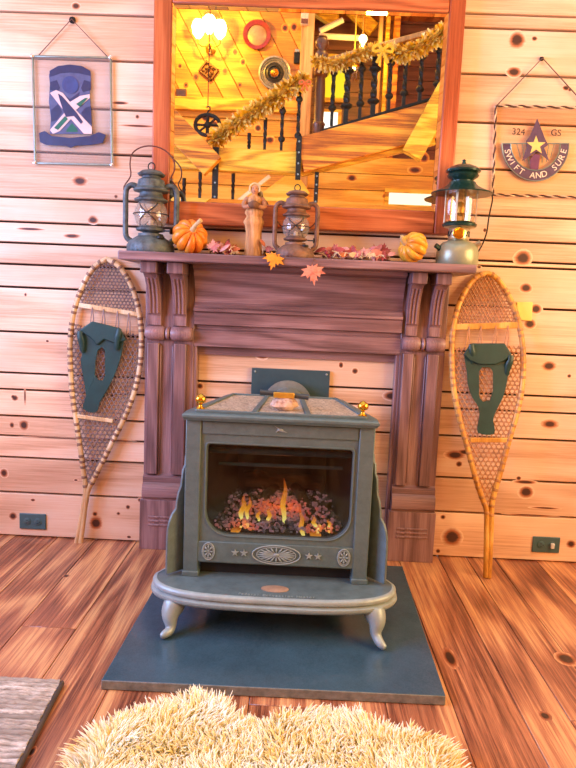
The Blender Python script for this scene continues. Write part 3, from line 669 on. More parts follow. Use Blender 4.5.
snowshoe('yellower snowshoe with dark green binding leaning on the wall right of the mantelpiece',
 [(487,272.5),(475,276),(465,287),(456,305),(450,330),(449,355),(450.5,385),(456,415),(464,445),(472,475),(479,497),(483.5,509),(484,525),(483.5,550),(483,577)],
 [(487,272.5),(498,277),(508,290),(517,308),(523,330),(526,355),(525,385),(520,412),(512,440),(504,470),(498,490),(494.5,506),(494,525),(493,550),(491.5,578)],
 -.206,.150,[((454,327),(521,325),.026),((470,440),(508,440),.020)],
 [(463,354),(472,350),(488,352),(502,350),(509,354),(507,370),(506,380),(502,396),(495,410),(492,420),(493,433),(477,432),(478,420),(478,408),(471,396),(467,384),(466,372)],
 [(478,371),(481,367),(489,367),(492,371),(492,390),(489,400),(482,401),(478,397)],
 [(469,343),(503,343),(510,354),(503,360),(494,364),(478,364),(468,360),(462,354)],FR_R,WB_R,LASH_R,BIND_R,None)
# ------------------------------------------------------------------ hanging glass panels
CLEAR=glass('panel_glass','#f6f8fa',.02,.1,'#e4e6f0',.05)
def zig(pts,r,mat,nm,par): 
    b=MB(); b.tube(pts,r,6); return b.build(nm,mat,par)
# left panel, crest with an X
yl=-.012; tl_,tr_,bl_,br_=[at(x,y,yl) for x,y in ((32.5,56),(110.5,57.5),(35,163),(112,165))]
pL=thing('glass_panel',(tl_+br_)/2,'clear glass panel with navy crest and green X hanging left of the mirror','hanging glass')
def Lp_(u,v,d=0):      # u,v in 0..1 across and down
    p=tl_.lerp(tr_,u).lerp(bl_.lerp(br_,u),v); return p+V((0,-d,0))
b=MB(); b.prism([Lp_(0,0),Lp_(1,0),Lp_(1,1),Lp_(0,1)],(0,.003,0)); gp=b.build('glass',CLEAR,pL,smooth=0)
LEAD=paint('lead_came','#8fa39c',.35,.7,.2,20)
b=MB(); 
for p,q in (((0,0),(1,0)),((1,0),(1,1)),((1,1),(0,1)),((0,1),(0,0))): b.bar(Lp_(*p,-.0015),Lp_(*q,-.0015),.009,.008,(0,-1,0))
b.build('came_frame',LEAD,pL,bevel=.002)
b=MB()
for p in ((0,0),(1,0),(1,1),(0,1)): b.ball(Lp_(*p,.004),(.008,.005,.008),10,6)
b.build('corner_bead',paint('solder','#e8ecec',.25,.8),pL)
nail=at(71.5,19,-.016); STR=paint('string_brown','#6a5048',.8)
b=MB(); b.tube([Lp_(.06,0,-.004),nail,Lp_(.97,0,-.004)],.0022,5); hs=b.build('hanger',STR,pL); b=MB(); b.lathe([(.012,0),(.014,.006),(.011,.012),(.002,.013)],nail+V((0,.0155,0)),12,0,(0,-1,0)); b.build('hook',BLACK,pL)
NAVY=paint('navy_glass','#26345c',.35,0,.25,30,.05); SLATEB=paint('slate_glass','#4e5b82',.35,0,.25,30,.05); GRN=paint('green_glass','#1f6a5a',.3,0,.25,30,.05); PALE=paint('pale_glass','#d9c2c0',.4,0,.1); MIDB=paint('blue_glass','#34487e',.35,0,.2,30,.05)
def px(L,d,th,mat,nm,par,rnd=0): b=MB(); b.prism([at(x,y,yl-d) for x,y in L],(0,-th,0),0,rnd); return b.build(nm,mat,par,bevel=.0006,seg=1)
cr=px([(50,84),(49,75),(51,70),(58,66.5),(70,65),(82,66.5),(89,70),(91,76),(91,84),(90,92),(91,110),(92,126),(93,134),(50,134),(51,118),(49,102)],.0005,.002,SLATEB,'crest',pL)
px([(49.5,71),(58,66),(70,64.5),(82,66),(90.5,71),(91,76),(80,73.5),(70,72.5),(60,73.5),(50,77)],.0026,.001,NAVY,'crest_band',cr)
px([(50,82),(57,80),(60,88),(58,92),(50,90)],.0026,.001,NAVY,'crest_band',cr); px([(91,82),(84,80),(81,88),(83,92),(91,90)],.0026,.001,NAVY,'crest_band',cr)
b=MB(); c_=at(70.5,85,yl-.003); b.lathe([(.035,0),(.035,.0014),(.031,.002),(.026,.0012),(.0005,.002)],c_,24,0,(0,-1,0)); b.build('medallion',MIDB,cr)
px([(51,110),(58,104),(62,112),(57,120),(51,122)],.0026,.001,NAVY,'crest_panel',cr); px([(91,106),(85,108),(81,113),(86,121),(92,124)],.0026,.001,NAVY,'crest_panel',cr)
px([(72,123),(77,129),(78,132),(66,132),(67,129)],.0026,.001,GRN,'crest_panel',cr); px([(60,92),(70,99),(80,92),(78,97),(70,103),(62,97)],.0026,.001,NAVY,'crest_panel',cr)
px([(50,93),(56,90),(63,93),(70,102),(80,96),(90,94),(90,98),(76,110),(92,127),(92,134),(84,134),(71,119),(60,131),(53,134),(50,130),(65,112)],.0036,.0012,PALE,'cross',cr)
px([(54,128),(65,116),(68,119),(58,130)],.0052,.001,GRN,'cross_inlay',cr); px([(76,104),(85,98),(88,98),(80,107)],.0052,.001,GRN,'cross_inlay',cr)
px([(58,93.5),(62,96),(70,105),(77,113),(83,122),(81,124),(74,116),(66,117),(63,110),(60,101)],.0052,.001,NAVY,'cross_inlay',cr)
px([(39,133),(45,131),(52,136),(70,138),(90,136),(99,132),(106,135),(103,143),(92,145),(75,146),(71,148),(66,146),(46,145),(40,142)],.0036,.002,NAVY,'ribbon',cr)
# right panel, star and half disc
yr=-.012; tl2,tr2,bl2,br2=[at(x,y,yr) for x,y in ((496,105.5),(589,108),(493,194.5),(587,197.5))]
pR=thing('glass_panel',(tl2+br2)/2,'clear glass panel with purple star crest and twisted wire edge hanging right of the mirror','hanging glass')
def Rp_(u,v,d=0): p=tl2.lerp(tr2,u).lerp(bl2.lerp(br2,u),v); return p+V((0,-d,0))
b=MB(); b.prism([Rp_(0,0),Rp_(1,0),Rp_(1,1),Rp_(0,1)],(0,.003,0)); b.build('glass',glass('panel_glass_clear','#fdf8f2',.01,.1),pR,smooth=0)
for mi,(mat,nm) in enumerate(((paint('rope_dark','#4a2c22',.6),'edge_wire'),(paint('rope_pale','#d8c4a8',.4,.3),'edge_wire'))):
    b=MB()
    for p,q in (((0,0),(1,0)),((1,0),(1,1)),((1,1),(0,1)),((0,1),(0,0))):
        A,B=Rp_(*p),Rp_(*q); t=(B-A).normalized(); sd=V((0,-1,0)); u=t.cross(sd); n=60; L=(B-A).length
        b.tube([A.lerp(B,i/n)+(sd*cos(i/n*L*110+pi*mi)+u*sin(i/n*L*110+pi*mi))*.0028+V((0,.0015,0)) for i in range(n+1)],.0033 if mi==0 else .0026,6)
    b.build(nm,mat,pR)
pk=at(542.5,58,-.014); b=MB(); b.tube([Rp_(.01,0),pk,Rp_(.99,0)],.0028,5); b.build('hanger',STR,pR); b=MB(); b.lathe([(.007,0),(.009,.004),(.006,.0125),(.001,.013)],pk+V((0,.0135,0)),10,0,(0,-1,0)); b.build('nail',BLACK,pR)
PUR=paint('purple_glass','#5a4660',.35,0,.25,40,.05); PUR2=paint('plum_glass','#6e3f62',.35,0,.2,40,.05); GOLDG=paint('gold_glass','#f0d27a',.35,0,.15); CREAM=paint('cream_paint','#f3e6d2',.5,0,.05); INK=paint('ink_dark','#3a2626',.6)
def pxr(L,d,th,mat,nm,par): b=MB(); b.prism([at(x,y,yr-d) for x,y in L],(0,-th,0)); return b.build(nm,mat,par,bevel=.0005,seg=1)
cx_,cy_=535.5,143.5; R_=33.5
half=[(cx_+R_*cos(pi*i/24)*1.0,cy_+R_*1.12*sin(pi*i/24)) for i in range(25)]; inn=[(cx_+R_*.74*cos(pi*i/24),cy_+R_*.80*sin(pi*i/24)) for i in range(25)]
b=MB(); n=25; A=[at(x,y,yr-.0005) for x,y in half]; B=[at(x,y,yr-.0005) for x,y in inn]
b.loft([A,B,[p+V((0,-.003,0)) for p in B],[p+V((0,-.003,0)) for p in A]],0,False); b.add(A+B+[p+V((0,-.003,0)) for p in A]+[p+V((0,-.003,0)) for p in B],[(0,n,3*n,2*n),(n-1,3*n-1,4*n-1,2*n-1)])
cr2=b.build('crest',PUR,pR,smooth=0)
b=MB()
for P in (half,inn,[half[0],half[-1]]): b.tube([at(x,y,yr-.004) for x,y in P],.0022,5)
for i in range(1,9):
    xa=cx_-R_*.72+R_*1.44*i/9; hh=R_*.80*sqrt(max(0,1-((xa-cx_)/(R_*.75))**2))*.8
    if abs(xa-cx_)>8: b.tube([at(xa,cy_,yr-.003),at(cx_+(xa-cx_)*.8,cy_+hh,yr-.003)],.0016,5)
b.build('lead_line',LEAD,cr2)
pxr([(537,118.5),(545,139),(548,145),(544,148),(549,161),(537,151.5),(522,161),(527,147),(526,141),(530,136)],.0036,.003,PUR,'star',cr2)
pxr([(530,160),(534,154),(540,155),(538,170),(530,169)],.003,.0028,PUR2,'star_base',cr2)
sx_,sy_=536,145.5; pxr([(sx_+(10 if i%2==0 else 4)*sin(pi*i/5),sy_-(10 if i%2==0 else 4)*cos(pi*i/5)) for i in range(10)],.0068,.0015,GOLDG,'small_star',cr2)
b=MB(); word='SWIFT AND SURE'
for i,ch in enumerate(word):
    if ch==' ': continue
    a=radians(166-(i)/(len(word)-1)*152); vs,fs=text_geo(ch,.034,.0006); px_,py_=cx_+R_*.87*cos(a),cy_+R_*.96*sin(a)
    c_=at(px_,py_,yr-.0048); an=-(a-pi/2); 
    b.add([c_+V((p.x*cos(an)-p.y*sin(an),-p.z,p.x*sin(an)+p.y*cos(an))) for p in vs],fs)
b.build('lettering',CREAM,cr2,smooth=0)
b=MB()
for s_,x,y in (('324',518.5,132),('GS',556,133)):
    vs,fs=text_geo(s_,.036,.0006); c_=at(x,y,yr-.0012); b.add([c_+V((p.x,-p.z,p.y-.02*p.x)) for p in vs],fs)
lab(b.build('numerals',INK,pR,smooth=0),'small dark characters on the clear glass')
# ------------------------------------------------------------------ things on the mantel shelf
ST=SH+.0342
LGL=glass('globe_glass','#f0ece4',.10,.06,'#cfc8bc',.22)
def lantern(px,py,sc,label,mat,bail,yy):
    c=at(px,py,yy); c.z=ST; o=thing('kerosene_lantern',c,label,'lantern','old kerosene lanterns on the mantel')
    def L(pr,z=0): return [(r*sc,(h+z)*sc) for r,h in pr]
    b=MB(); b.lathe(L([(.093,0),(.096,.006),(.096,.03),(.088,.045),(.062,.062),(.052,.068),(.050,.078),(.0005,.079)]),c,32); b.build('fuel_tank',mat,o,smooth=40)
    b=MB(); b.lathe(L([(.030,.079),(.034,.084),(.058,.09),(.060,.098),(.046,.102),(.040,.110),(.0005,.112)]),c,28); bu=b.build('burner',mat,o,smooth=40)
    b=MB(); b.lathe(L([(.010,.112),(.010,.130),(.004,.135)]),c,10); b.build('wick',CREAM,bu)
    b=MB(); b.lathe(L([(.044,.100),(.060,.120),(.067,.150),(.063,.180),(.048,.205),(.044,.210)]),c,32); b.build('globe',LGL,o,smooth=60)
    b=MB(); b.lathe(L([(.050,.204),(.066,.208),(.068,.214),(.052,.222),(.046,.232),(.046,.240),(.070,.246),(.072,.252),(.058,.262),(.052,.290),(.038,.298),(.036,.306),(.052,.308),(.056,.314),(.040,.326),(.012,.333),(.0005,.334)]),c,32); ch=b.build('chimney_cap',mat,o,smooth=40)
    b=MB(); b.tube([c+V((sc*.014*cos(a),0,sc*(.344+.016*sin(a)))) for a in [2*pi*i/16 for i in range(16)]],.0025*sc,6,True); b.build('lift_ring',BLACK,ch)
    for s_ in (-1,1):
        pts=[(.055,.262),(.078,.27),(.096,.26),(.104,.235),(.104,.15),(.104,.085),(.098,.06),(.082,.048)]
        b=MB(); b.tube([c+V((s_*x*sc,0,z*sc)) for x,z in smooth_path(pts,4)],.0115*sc,10); b.build('side_tube',mat,o,smooth=60)
    b=MB()
    for a0,a1 in ((-.9,.9),(.9,-.9),(pi-.9,pi+.9),(pi+.9,pi-.9)):
        pts=[]
        for i in range(9):
            f=i/8; a=-pi/2+a0+(a1-a0)*f; r_=.046+.025*sin(pi*f); pts.append(c+V((r_*cos(a)*sc,r_*sin(a)*sc,(.108+.095*f)*sc)))
        b.tube(pts,.0022*sc,5)
    b.tube([c+V((.071*sc*cos(a),.071*sc*sin(a),.155*sc)) for a in [2*pi*i/28 for i in range(28)]],.002*sc,5,True); b.build('wire_guard',BLACK,o)
    b=MB(); b.tube([c+V((.06*sc,-.03*sc,.09*sc)),c+V((.088*sc,-.04*sc,.088*sc))],.003*sc,6); k=c+V((.09*sc,-.041*sc,.088*sc)); b.lathe([(.013*sc,0),(.013*sc,.004*sc)],k,12,0,(1,-.3,0)); b.lathe([(.016*sc,0),(.016*sc,.008*sc),(.002*sc,.01*sc)],c+V((.05*sc,-.045*sc,.058*sc)),12); b.build('wick_knob',BLACK,bu)
    if bail=='up': pts=[(-.106,.235),(-.112,.262),(-.085,.305),(-.088,.35),(-.080,.392),(-.045,.418),(0,.425),(.05,.412),(.088,.375),(.093,.335),(.080,.30),(.108,.262),(.112,.235)]; P=[c+V((x*sc,.0,z*sc)) for x,z in smooth_path(pts,3)]
    else: P=[c+V((.112*sc*cos(a),-.0*sc+.03*sin(a)*sc,(.235-.10*sin(a))*sc)) for a in [pi*i/20 for i in range(21)]]
    b=MB(); b.tube(P,.0028*sc,6); b.build('bail_handle',paint('rusty_wire','#5e3226',.7),o)
    return o
GREYT=paint('lantern_grey','#5a6668',.55,.3,.5,30,.5,90,col2='#2e3434'); RUST=paint('lantern_rust','#80604c',.6,.3,.45,34,.5,90,col2='#4e3128')
lantern(150.5,252,.985,'grey kerosene lantern with raised wire handle at the left end of the mantel shelf',GREYT,'up',-.125)
lantern(294.5,261,.80,'smaller rusty brown kerosene lantern in the middle of the mantel shelf',RUST,'down',-.15)
# pressure lantern
c=at(456.5,264,-.125); c.z=ST; o=thing('gas_lantern',c,'green hooded pressure lantern with pale round tank at the right end of the mantel shelf','lantern')
TANK=paint('pale_green_enamel','#9aa184',.35,.3,.15,14,.05); HOOD=paint('dark_green_enamel','#1f4038',.25,.2,.2,16,.05); NICK=paint('nickel','#c2bd9a',.3,.8,.2,40)
b=MB(); b.lathe([(.080,0),(.083,.004),(.083,.050),(.078,.072),(.062,.090),(.040,.098),(.034,.100),(.0005,.1)],c,32); b.build('fuel_tank',TANK,o,smooth=40)
b=MB(); b.lathe([(.040,.099),(.042,.103),(.040,.108),(.040,.140),(.044,.146),(.06,.150),(.063,.156),(.058,.162),(.0005,.163)],c,28); co_=b.build('collar',NICK,o,smooth=40)
b=MB()
for i in range(14):
    a=2*pi*i/14; q=c+V((.0405*cos(a),.0405*sin(a),.124)); t=V((-sin(a),cos(a),0))
    b.bar(q-t*.006-V((0,0,.010)),q+t*.006+V((0,0,.010)),.004,.003,(cos(a),sin(a),0))
b.build('lattice',SLOT,co_)
b=MB(); b.lathe([(.058,.150),(.066,.154),(.068,.162),(.060,.170),(.050,.172)],c,28); b.build('globe_seat',HOOD,o,smooth=40)
b=MB(); b.lathe([(.056,.170),(.058,.20),(.058,.26),(.055,.277)],c,32); b.build('globe',glass('clear_globe','#fbf6e6',.12,.04),o,smooth=60)
b=MB()
for i in range(4): a=pi/4+pi/2*i+.3; b.bar(c+V((.0625*cos(a),.0625*sin(a),.168)),c+V((.0625*cos(a),.0625*sin(a),.285)),.008,.003,(-sin(a),cos(a),0))
b.build('globe_frame',NICK,o)
b=MB(); b.tube([c+V((.012,0,.165)),c+V((.012,0,.27))],.004,6); b.tube([c+V((-.014,0,.165)),c+V((-.014,0,.25))],.006,6); b.lathe([(.003,.20),(.016,.205),(.018,.225),(.010,.245),(.003,.25)],c+V((-.002,-.006,0)),12); b.build('mantle_tube',paint('tube_gold','#c89a48',.4,.6),o)
b=MB(); b.lathe([(.118,.278),(.120,.282),(.085,.297),(.062,.310),(.054,.318),(.050,.325),(.040,.326),(.04,.33),(.046,.336),(.058,.344),(.062,.350),(.058,.356),(.052,.358),(.066,.364),(.068,.370),(.052,.382),(.028,.392),(.010,.396),(.006,.404),(.008,.410),(.0005,.414)],c,36); hd=b.build('hood',HOOD,o,smooth=35)
b=MB(); pts=[(.112,.280),(.124,.283),(.128,.262),(.120,.2),(.116,.14),(.104,.095),(.088,.06)]; b.tube([c+V((x,0.02,z)) for x,z in smooth_path(pts,4)],.003,6); b.build('bail_handle',BLACK,o)
q=c+V((-.012,-.048,.123)); b=MB(); b.lathe([(.021,0),(.023,.004),(.023,.010),(.018,.013),(.0005,.012)],q,20,0,(-.1,-1,0)); b.tube([c+V((-.006,-.03,.123)),q],.005,8); lab(b.build('valve_wheel',BRASS,o,smooth=40),'brass valve wheel')
b=MB(); b.tube([c+V((-.07,-.02,.06)),c+V((-.094,-.028,.075))],.010,10); b.build('pump_knob',HOOD,o); b=MB(); b.tube([c+V((.062,-.03,.080)),c+V((.080,-.038,.092))],.011,10); b.build('filler_cap',NICK,o)
# pumpkins
def pumpkin(px,py,yy,r,axis,lobes,label,col,colr,squash=.82):
    c=at(px,py,yy); ax=V(axis).normalized(); q=V((0,0,1)).rotation_difference(ax)
    def fn(th,ph): return (1-.19*(1-abs(cos(ph*lobes/2))**.5*1.0)*sin(th)**.6)*(1-.22*exp(-(th/.5)**2))
    b=MB(); b.ball(c,(r,r,r*squash),lobes*8,20,fn,0,0,q); lo=min(p.z for p in b.v); dz=ST+.0003-lo
    for p in b.v: p.z+=dz
    c.z+=dz; o=thing('mini_pumpkin',V((c.x,c.y,ST)),label,'pumpkin','little pumpkins on the mantel')
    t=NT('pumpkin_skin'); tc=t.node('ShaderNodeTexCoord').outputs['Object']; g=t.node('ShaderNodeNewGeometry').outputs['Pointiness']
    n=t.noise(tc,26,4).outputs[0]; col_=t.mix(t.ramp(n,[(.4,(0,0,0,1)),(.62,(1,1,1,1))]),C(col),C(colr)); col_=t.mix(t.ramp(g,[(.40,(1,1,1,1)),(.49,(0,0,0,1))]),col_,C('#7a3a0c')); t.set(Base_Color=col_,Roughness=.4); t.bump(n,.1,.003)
    b.build('body',t.mat,o,smooth=80)
    p0=c+ax*r*squash*.72; side=ax.orthogonal().normalized(); b=MB(); b.tube([p0,p0+ax*r*.25,p0+ax*r*.5+V((.006,0,.004)),p0+ax*r*.72+V((.018,0,.010))],[r*.2,r*.13,r*.11,r*.12],8); b.build('stem',paint('pumpkin_stem','#cdb27a',.7,0,.3,60),o,smooth=60)
    return o
pumpkin(190,236,-.15,.0735,(.35,-.72,.45),10,'orange mini pumpkin tilted forward beside the left grey lantern','#ef9a2c','#d9741a')
pumpkin(413,244,-.15,.064,(-.80,-.45,.35),10,'yellow striped mini pumpkin lying on its side beside the green lantern','#f0bc3c','#dd8a20')
# figurine
c=at(253,252,-.12); c.z=ST; o=thing('carved_figurine',c,'tan carved figurine of a woman in a bonnet left of the middle lantern','figurine')
HUSK=wood('husk','#e6b87e','#cf9858','#8f5c2e','z',6,4,.6,0,bump=.3); 
def fold(pr,k,a):
    b=MB(); b.lathe(pr,c,32)
    for p in b.v:
        d=p-c; an=atan2(d.y,d.x); rr_=1+a*cos(k*an+d.z*8); p.x=c.x+d.x*rr_; p.y=c.y+d.y*rr_*.85
    return b
body=fold([(.034,0),(.036,.004),(.033,.05),(.031,.10),(.036,.128),(.041,.136),(.040,.142),(.031,.158),(.030,.163),(.036,.172),(.036,.180),(.026,.196),(.022,.205),(.030,.215),(.032,.228),(.022,.240),(.011,.245),(.010,.252),(.0005,.253)],9,.05).build('body',HUSK,o,smooth=60)
b=MB(); b.ball(c+V((0,-.003,.266)),(.0155,.0165,.019),16,12,lambda th,ph:1+.10*exp(-((ph-1.5*pi)/.25)**2-((th-1.65)/.25)**2)); hd=b.build('head',paint('face_tan','#c98e62',.6,0,.15,40),o,smooth=80)
b=MB()
for s_ in (-1,1): b.ball(c+V((s_*.006,-.0185,.270)),(.0018,.0012,.0016),8,6)
b.ball(c+V((0,-.0185,.258)),(.004,.0012,.001),8,6); b.build('face_mark',INK,hd)
b=MB(); b.ball(c+V((0,.004,.272)),(.021,.019,.021),18,12); b.tube([c+V((.020*cos(a),-.012,.268+.021*sin(a))) for a in [-.5+ (pi+1)*i/14 for i in range(15)]],.0042,8); b.build('bonnet',paint('straw_bonnet','#dcc088',.7,0,.2,50),o,smooth=60)
for s_ in (-1,1):
    b=MB(); b.tube(smooth_path([tuple(c+V(q)) for q in ((s_*.026,0,.232),(s_*.040,-.006,.212),(s_*.036,-.024,.196),(s_*.010,-.036,.200))],4),[.012,.012,.012,.0115,.011,.0105,.010,.0095,.009,.0085,.008,.0075,.007],10); b.build('arm',paint('sleeve_brown','#b8835a',.7,0,.3,40),o,smooth=60)
b=MB(); b.lathe([(.014,.190),(.022,.196),(.024,.210),(.020,.211),(.018,.200),(.0005,.197)],c+V((0,-.034,0)),16); b.ball(c+V((0,-.034,.211)),(.017,.016,.009),10,6); b.build('basket',paint('basket_brown','#7a5638',.8,0,.4,60),o,smooth=50)
# leaf garland along the shelf
def leaf_poly(kind,s_):
    if kind=='maple': P=[(0,-.15),(.05,.0),(.30,-.12),(.26,.05),(.62,.08),(.46,.24),(.70,.48),(.40,.44),(.34,.62),(.16,.46),(.20,.80),(.09,.74),(0,1.05)]
    else: P=[(0,-.1),(.16,.05),(.26,.3),(.24,.55),(.14,.8),(0,1.0)]
    return [(x*s_,y*s_) for x,y in P]+[(-x*s_,y*s_) for x,y in P[-2:0:-1]]
def leaf_mesh(b,kind,s_,pos,nrm,up,curl=.25):
    n=V(nrm).normalized(); u=V(up); u=(u-n*u.dot(n)).normalized(); r=u.cross(n); P=leaf_poly(kind,s_); k=len(P); vs=[V(pos)+u*(.35*s_)]
    for x,y in P: vs.append(V(pos)+r*x+u*y+n*(-curl*(x*x+ (y-.35*s_)**2)/s_))
    th=n*-.0012; vs2=[p+th for p in vs]; fs=[]
    for i in range(k): j=(i+1)%k; fs+=[(0,1+i,1+j),(k+1,k+2+j,k+2+i),(1+i,k+2+i,k+2+j,1+j)]
    b.add(vs+vs2,fs)
LM=[paint('leaf_%s'%n_,h,.6,0,.3,50,.2,80) for n_,h in (('red','#b04a44'),('rose','#c97a72'),('pink','#d8a09a'),('plum','#8a4a5a'),('rust','#c06a3a'),('cream','#e3c49a'))]
gc=at(300,262,-.1); gc.z=ST
ga=thing('leaf_garland',gc,'garland of red, pink and cream autumn leaves with twigs lying along the mantel shelf','garland')
TWIG=paint('twig','#6e4a34',.8)
def gx(px): return at(px,255,-.12).x
segs=[(209,235),(263,266),(323,391)]
b=MB()
for a,c_ in segs:
    P=[V((gx(a)+(gx(c_)-gx(a))*i/8,-.105+.012*sin(i*2.+a),ST+.016+.008*sin(i*1.3))) for i in range(9)]; b.tube(P,.0035,6)
gst=b.build('stem',TWIG,ga)
cnt=0
for a,c_ in segs:
    n=int((c_-a)/1.35)
    for i in range(n):
        x=gx(random.uniform(a,c_)); y=random.uniform(-.18,-.06); z=ST+random.uniform(.016,.050); s_=random.uniform(.028,.05)
        if a<300 and a>250: s_*=.75
        nr=V((random.uniform(-.7,.7),-1,random.uniform(.0,1.3))); up=V((random.uniform(-1,1),random.uniform(-.2,.2),random.uniform(-.3,.8)))
        b=MB(); leaf_mesh(b,random.choice(('maple','oval')),s_,(x,y,z),nr,up,.2)
        lo=min(p.z for p in b.v); 
        if lo<ST+.001:
            for p in b.v: p.z+=ST+.001-lo
        b.build('leaf',random.choice(LM if a<300 else LM[:3]+[LM[1],LM[4],LM[5]]),ga,smooth=0,fixn=False); cnt+=1
b=MB()
for a,c_ in segs:
    for i in range(int((c_-a)/3)):
        x=gx(random.uniform(a,c_)); p=V((x,random.uniform(-.19,-.12),ST+random.uniform(.008,.02))); q=p+V((random.uniform(-.04,.04),random.uniform(-.02,.01),random.uniform(0,.02))); b.tube([p,(p+q)/2+V((0,0,.006)),q],.0016,5)
st_=b.build('straw',paint('straw_pale','#e8d4a4',.6,0,.1),ga); st_['kind']='stuff'
k=0
for a,c_ in segs:
    for i in range(int((c_-a)/9)):
        b=MB(); x=gx(random.uniform(a,c_)); b.ball((x,random.uniform(-.18,-.13),ST+random.uniform(.014,.03)),.0075,10,8); b.build('berry',paint('berry_red','#8e2432',.3),ga,smooth=80)
for px_,py_,s_,mat,lb,rot in ((275,260,.062,paint('leaf_orange','#f09a2a',.55,0,.2,40),'bright orange maple leaf hanging over the shelf edge below the middle lantern',-.25),(312,273,.072,paint('leaf_salmon','#d68a72',.55,0,.3,30,col2='#b04a3a'),'pinkish red maple leaf hanging lowest over the shelf front edge',.15)):
    b=MB(); p=at(px_,py_,-.252); leaf_mesh(b,'maple',s_,p+V((0,0,.35*s_)),(0.1,-1,.15),(rot,0,-1),.12)
    hi=max(v_.y for v_ in b.v)
    for v_ in b.v: v_.y-= max(0,hi+.2465)
    lf=thing('maple_leaf',p,lb,'leaf'); b.build('blade',mat,lf,smooth=0,fixn=False)
    b=MB(); t0=p+V((-rot*.3*s_,-.001,.42*s_)); t1=V((t0.x+.008,-.2475,SH+.028)); b.tube([t0,(t0+t1)/2+V((0,-.004,0)),t1,V((t1.x,-.235,SH+.0365))],.0016,5); b.build('stalk',TWIG,lf)
# ------------------------------------------------------------------ rugs
b=MB(); E=[atz(60,683,.012),atz(15,770,.012)]
ex0,ey=E[0].x,E[0].y; sk=(E[1].x-E[0].x)/(E[1].y-E[0].y); y=ey; i=0
while y>ey-1.1:
    xe=ex0+sk*(y-ey); xs=xe-1.0; N=70; b.tube([(xs+(xe-xs)*j/N,y+.0018*sin(j*2.7+i*1.9),  .0105+.003*noise.noise(V((j*.55,i*3.1,0)))) for j in range(N+1)],.0105,7,False,0,random.random()); y-=.0195; i+=1
t=NT('rug_wool'); tc=t.node('ShaderNodeTexCoord').outputs['Object']; rn=t.node('ShaderNodeAttribute',attribute_name='rnd').outputs['Fac']; mp=t.node('ShaderNodeMapping',Vector=tc,Scale=(22,110,1)).outputs[0]; n=t.noise(mp,1.0,4,.7).outputs[0]
t.set(Base_Color=t.mix(t.math('MULTIPLY',rn,.85),t.ramp(n,[(.3,C('#7a6f62')),(.48,C('#b8ab98')),(.66,C('#ece2d0'))]),C('#857868')),Roughness=.95); t.bump(n,.5,.006)
rg=thing('woven_rug',V((ex0-.5,ey-.55,0)),'ribbed beige woven rug lying on the floor at the front left','rug'); b.build('pile',t.mat,rg,smooth=60,fixn=False)
b=MB(); b.tube([(ex0+.004,ey+.004,.009),(ex0+sk*-1.1+.004,ey-1.1,.009)],.009,8,flat=.8); b.build('bound_edge',paint('rug_edge','#4a403a',.9),rg)
# sheepskin
ol=[(72,780),(78,756),(96,736),(122,719),(152,711),(178,708),(198,694),(214,704),(236,722),(262,728),(298,716),(340,719),(392,733),(430,742),(450,757),(458,780)]
fl=[atz(x,y,.03) for x,y in ol]; fl=[(p.x,p.y) for p in fl]+[(.43,-1.55),(.47,-1.75),(.42,-2.0),(.1,-2.1),(-.2,-2.1),(-.42,-1.95),(-.46,-1.7),(-.47,-1.5)]
sk_=thing('sheepskin_rug',(-.03,-1.6,0),'shaggy cream and golden sheepskin lying in front of the hearth pad','sheepskin')
cxy=(-.03,-1.6); b=MB()
rings=[]
for s_,z in ((1.0,.0006),(1.0,.008),(.96,.018),(.85,.026),(.5,.03),(.02,.031)): rings.append([V((cxy[0]+(x-cxy[0])*s_*.97,cxy[1]+(y-cxy[1])*s_*.97,z)) for x,y in fl])
b.loft(rings); b.build('hide',paint('hide','#d8b470',.95),sk_,smooth=60)
b=MB(); xs=[p[0] for p in fl]; ysl=[p[1] for p in fl]
tries=0; made=0
while made<15000 and tries<90000:
    tries+=1; x=random.uniform(min(xs),max(xs)); y=random.uniform(-1.62,max(ysl)) if random.random()<.88 else random.uniform(min(ysl),-1.62)
    if not inside((x,y),fl): continue
    made+=1
    edge=min(sqrt((x-p[0])**2+(y-p[1])**2) for p in fl)
    fx=noise.noise(V((x*9,y*9,1))); fy=noise.noise(V((x*9,y*9,5))); out=V((x-cxy[0],y-cxy[1],0)).normalized()
    e=max(0,1-edge/.07); L=random.uniform(.034,.056)*(1-.35*e)
    lean=V((fx*.9,fy*.9+.1,0))+out*(1.3*e)+V((random.uniform(-.35,.35),random.uniform(-.35,.35),0)); r_=random.uniform(.0026,.0044)
    base=V((x,y,.022 if e<.4 else .010)); up=V((0,0,1))
    pts=[base,base+(up*.5+lean*.2)*L,base+(up*.82+lean*.55)*L,base+(up*.98+lean*.95)*L+V((random.uniform(-.006,.006),random.uniform(-.006,.006),0))]
    if pts[3].z<.004: pts[3].z=.004
    n0=len(b.v); b.tube(pts,[r_,r_*.95,r_*.6,r_*.12],4,False,0,random.random())
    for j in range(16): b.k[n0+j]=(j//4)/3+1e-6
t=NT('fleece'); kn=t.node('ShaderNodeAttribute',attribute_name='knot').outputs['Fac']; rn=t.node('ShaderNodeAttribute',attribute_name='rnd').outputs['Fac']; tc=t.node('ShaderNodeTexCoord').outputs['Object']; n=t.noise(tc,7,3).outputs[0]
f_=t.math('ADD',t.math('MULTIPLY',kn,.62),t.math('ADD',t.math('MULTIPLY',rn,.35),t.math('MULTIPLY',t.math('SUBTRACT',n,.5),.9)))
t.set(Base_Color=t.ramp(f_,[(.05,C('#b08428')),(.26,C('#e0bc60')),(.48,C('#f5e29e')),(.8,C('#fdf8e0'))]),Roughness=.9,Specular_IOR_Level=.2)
w_=b.build('fleece',t.mat,sk_,smooth=80,fixn=False); w_['kind']='stuff'
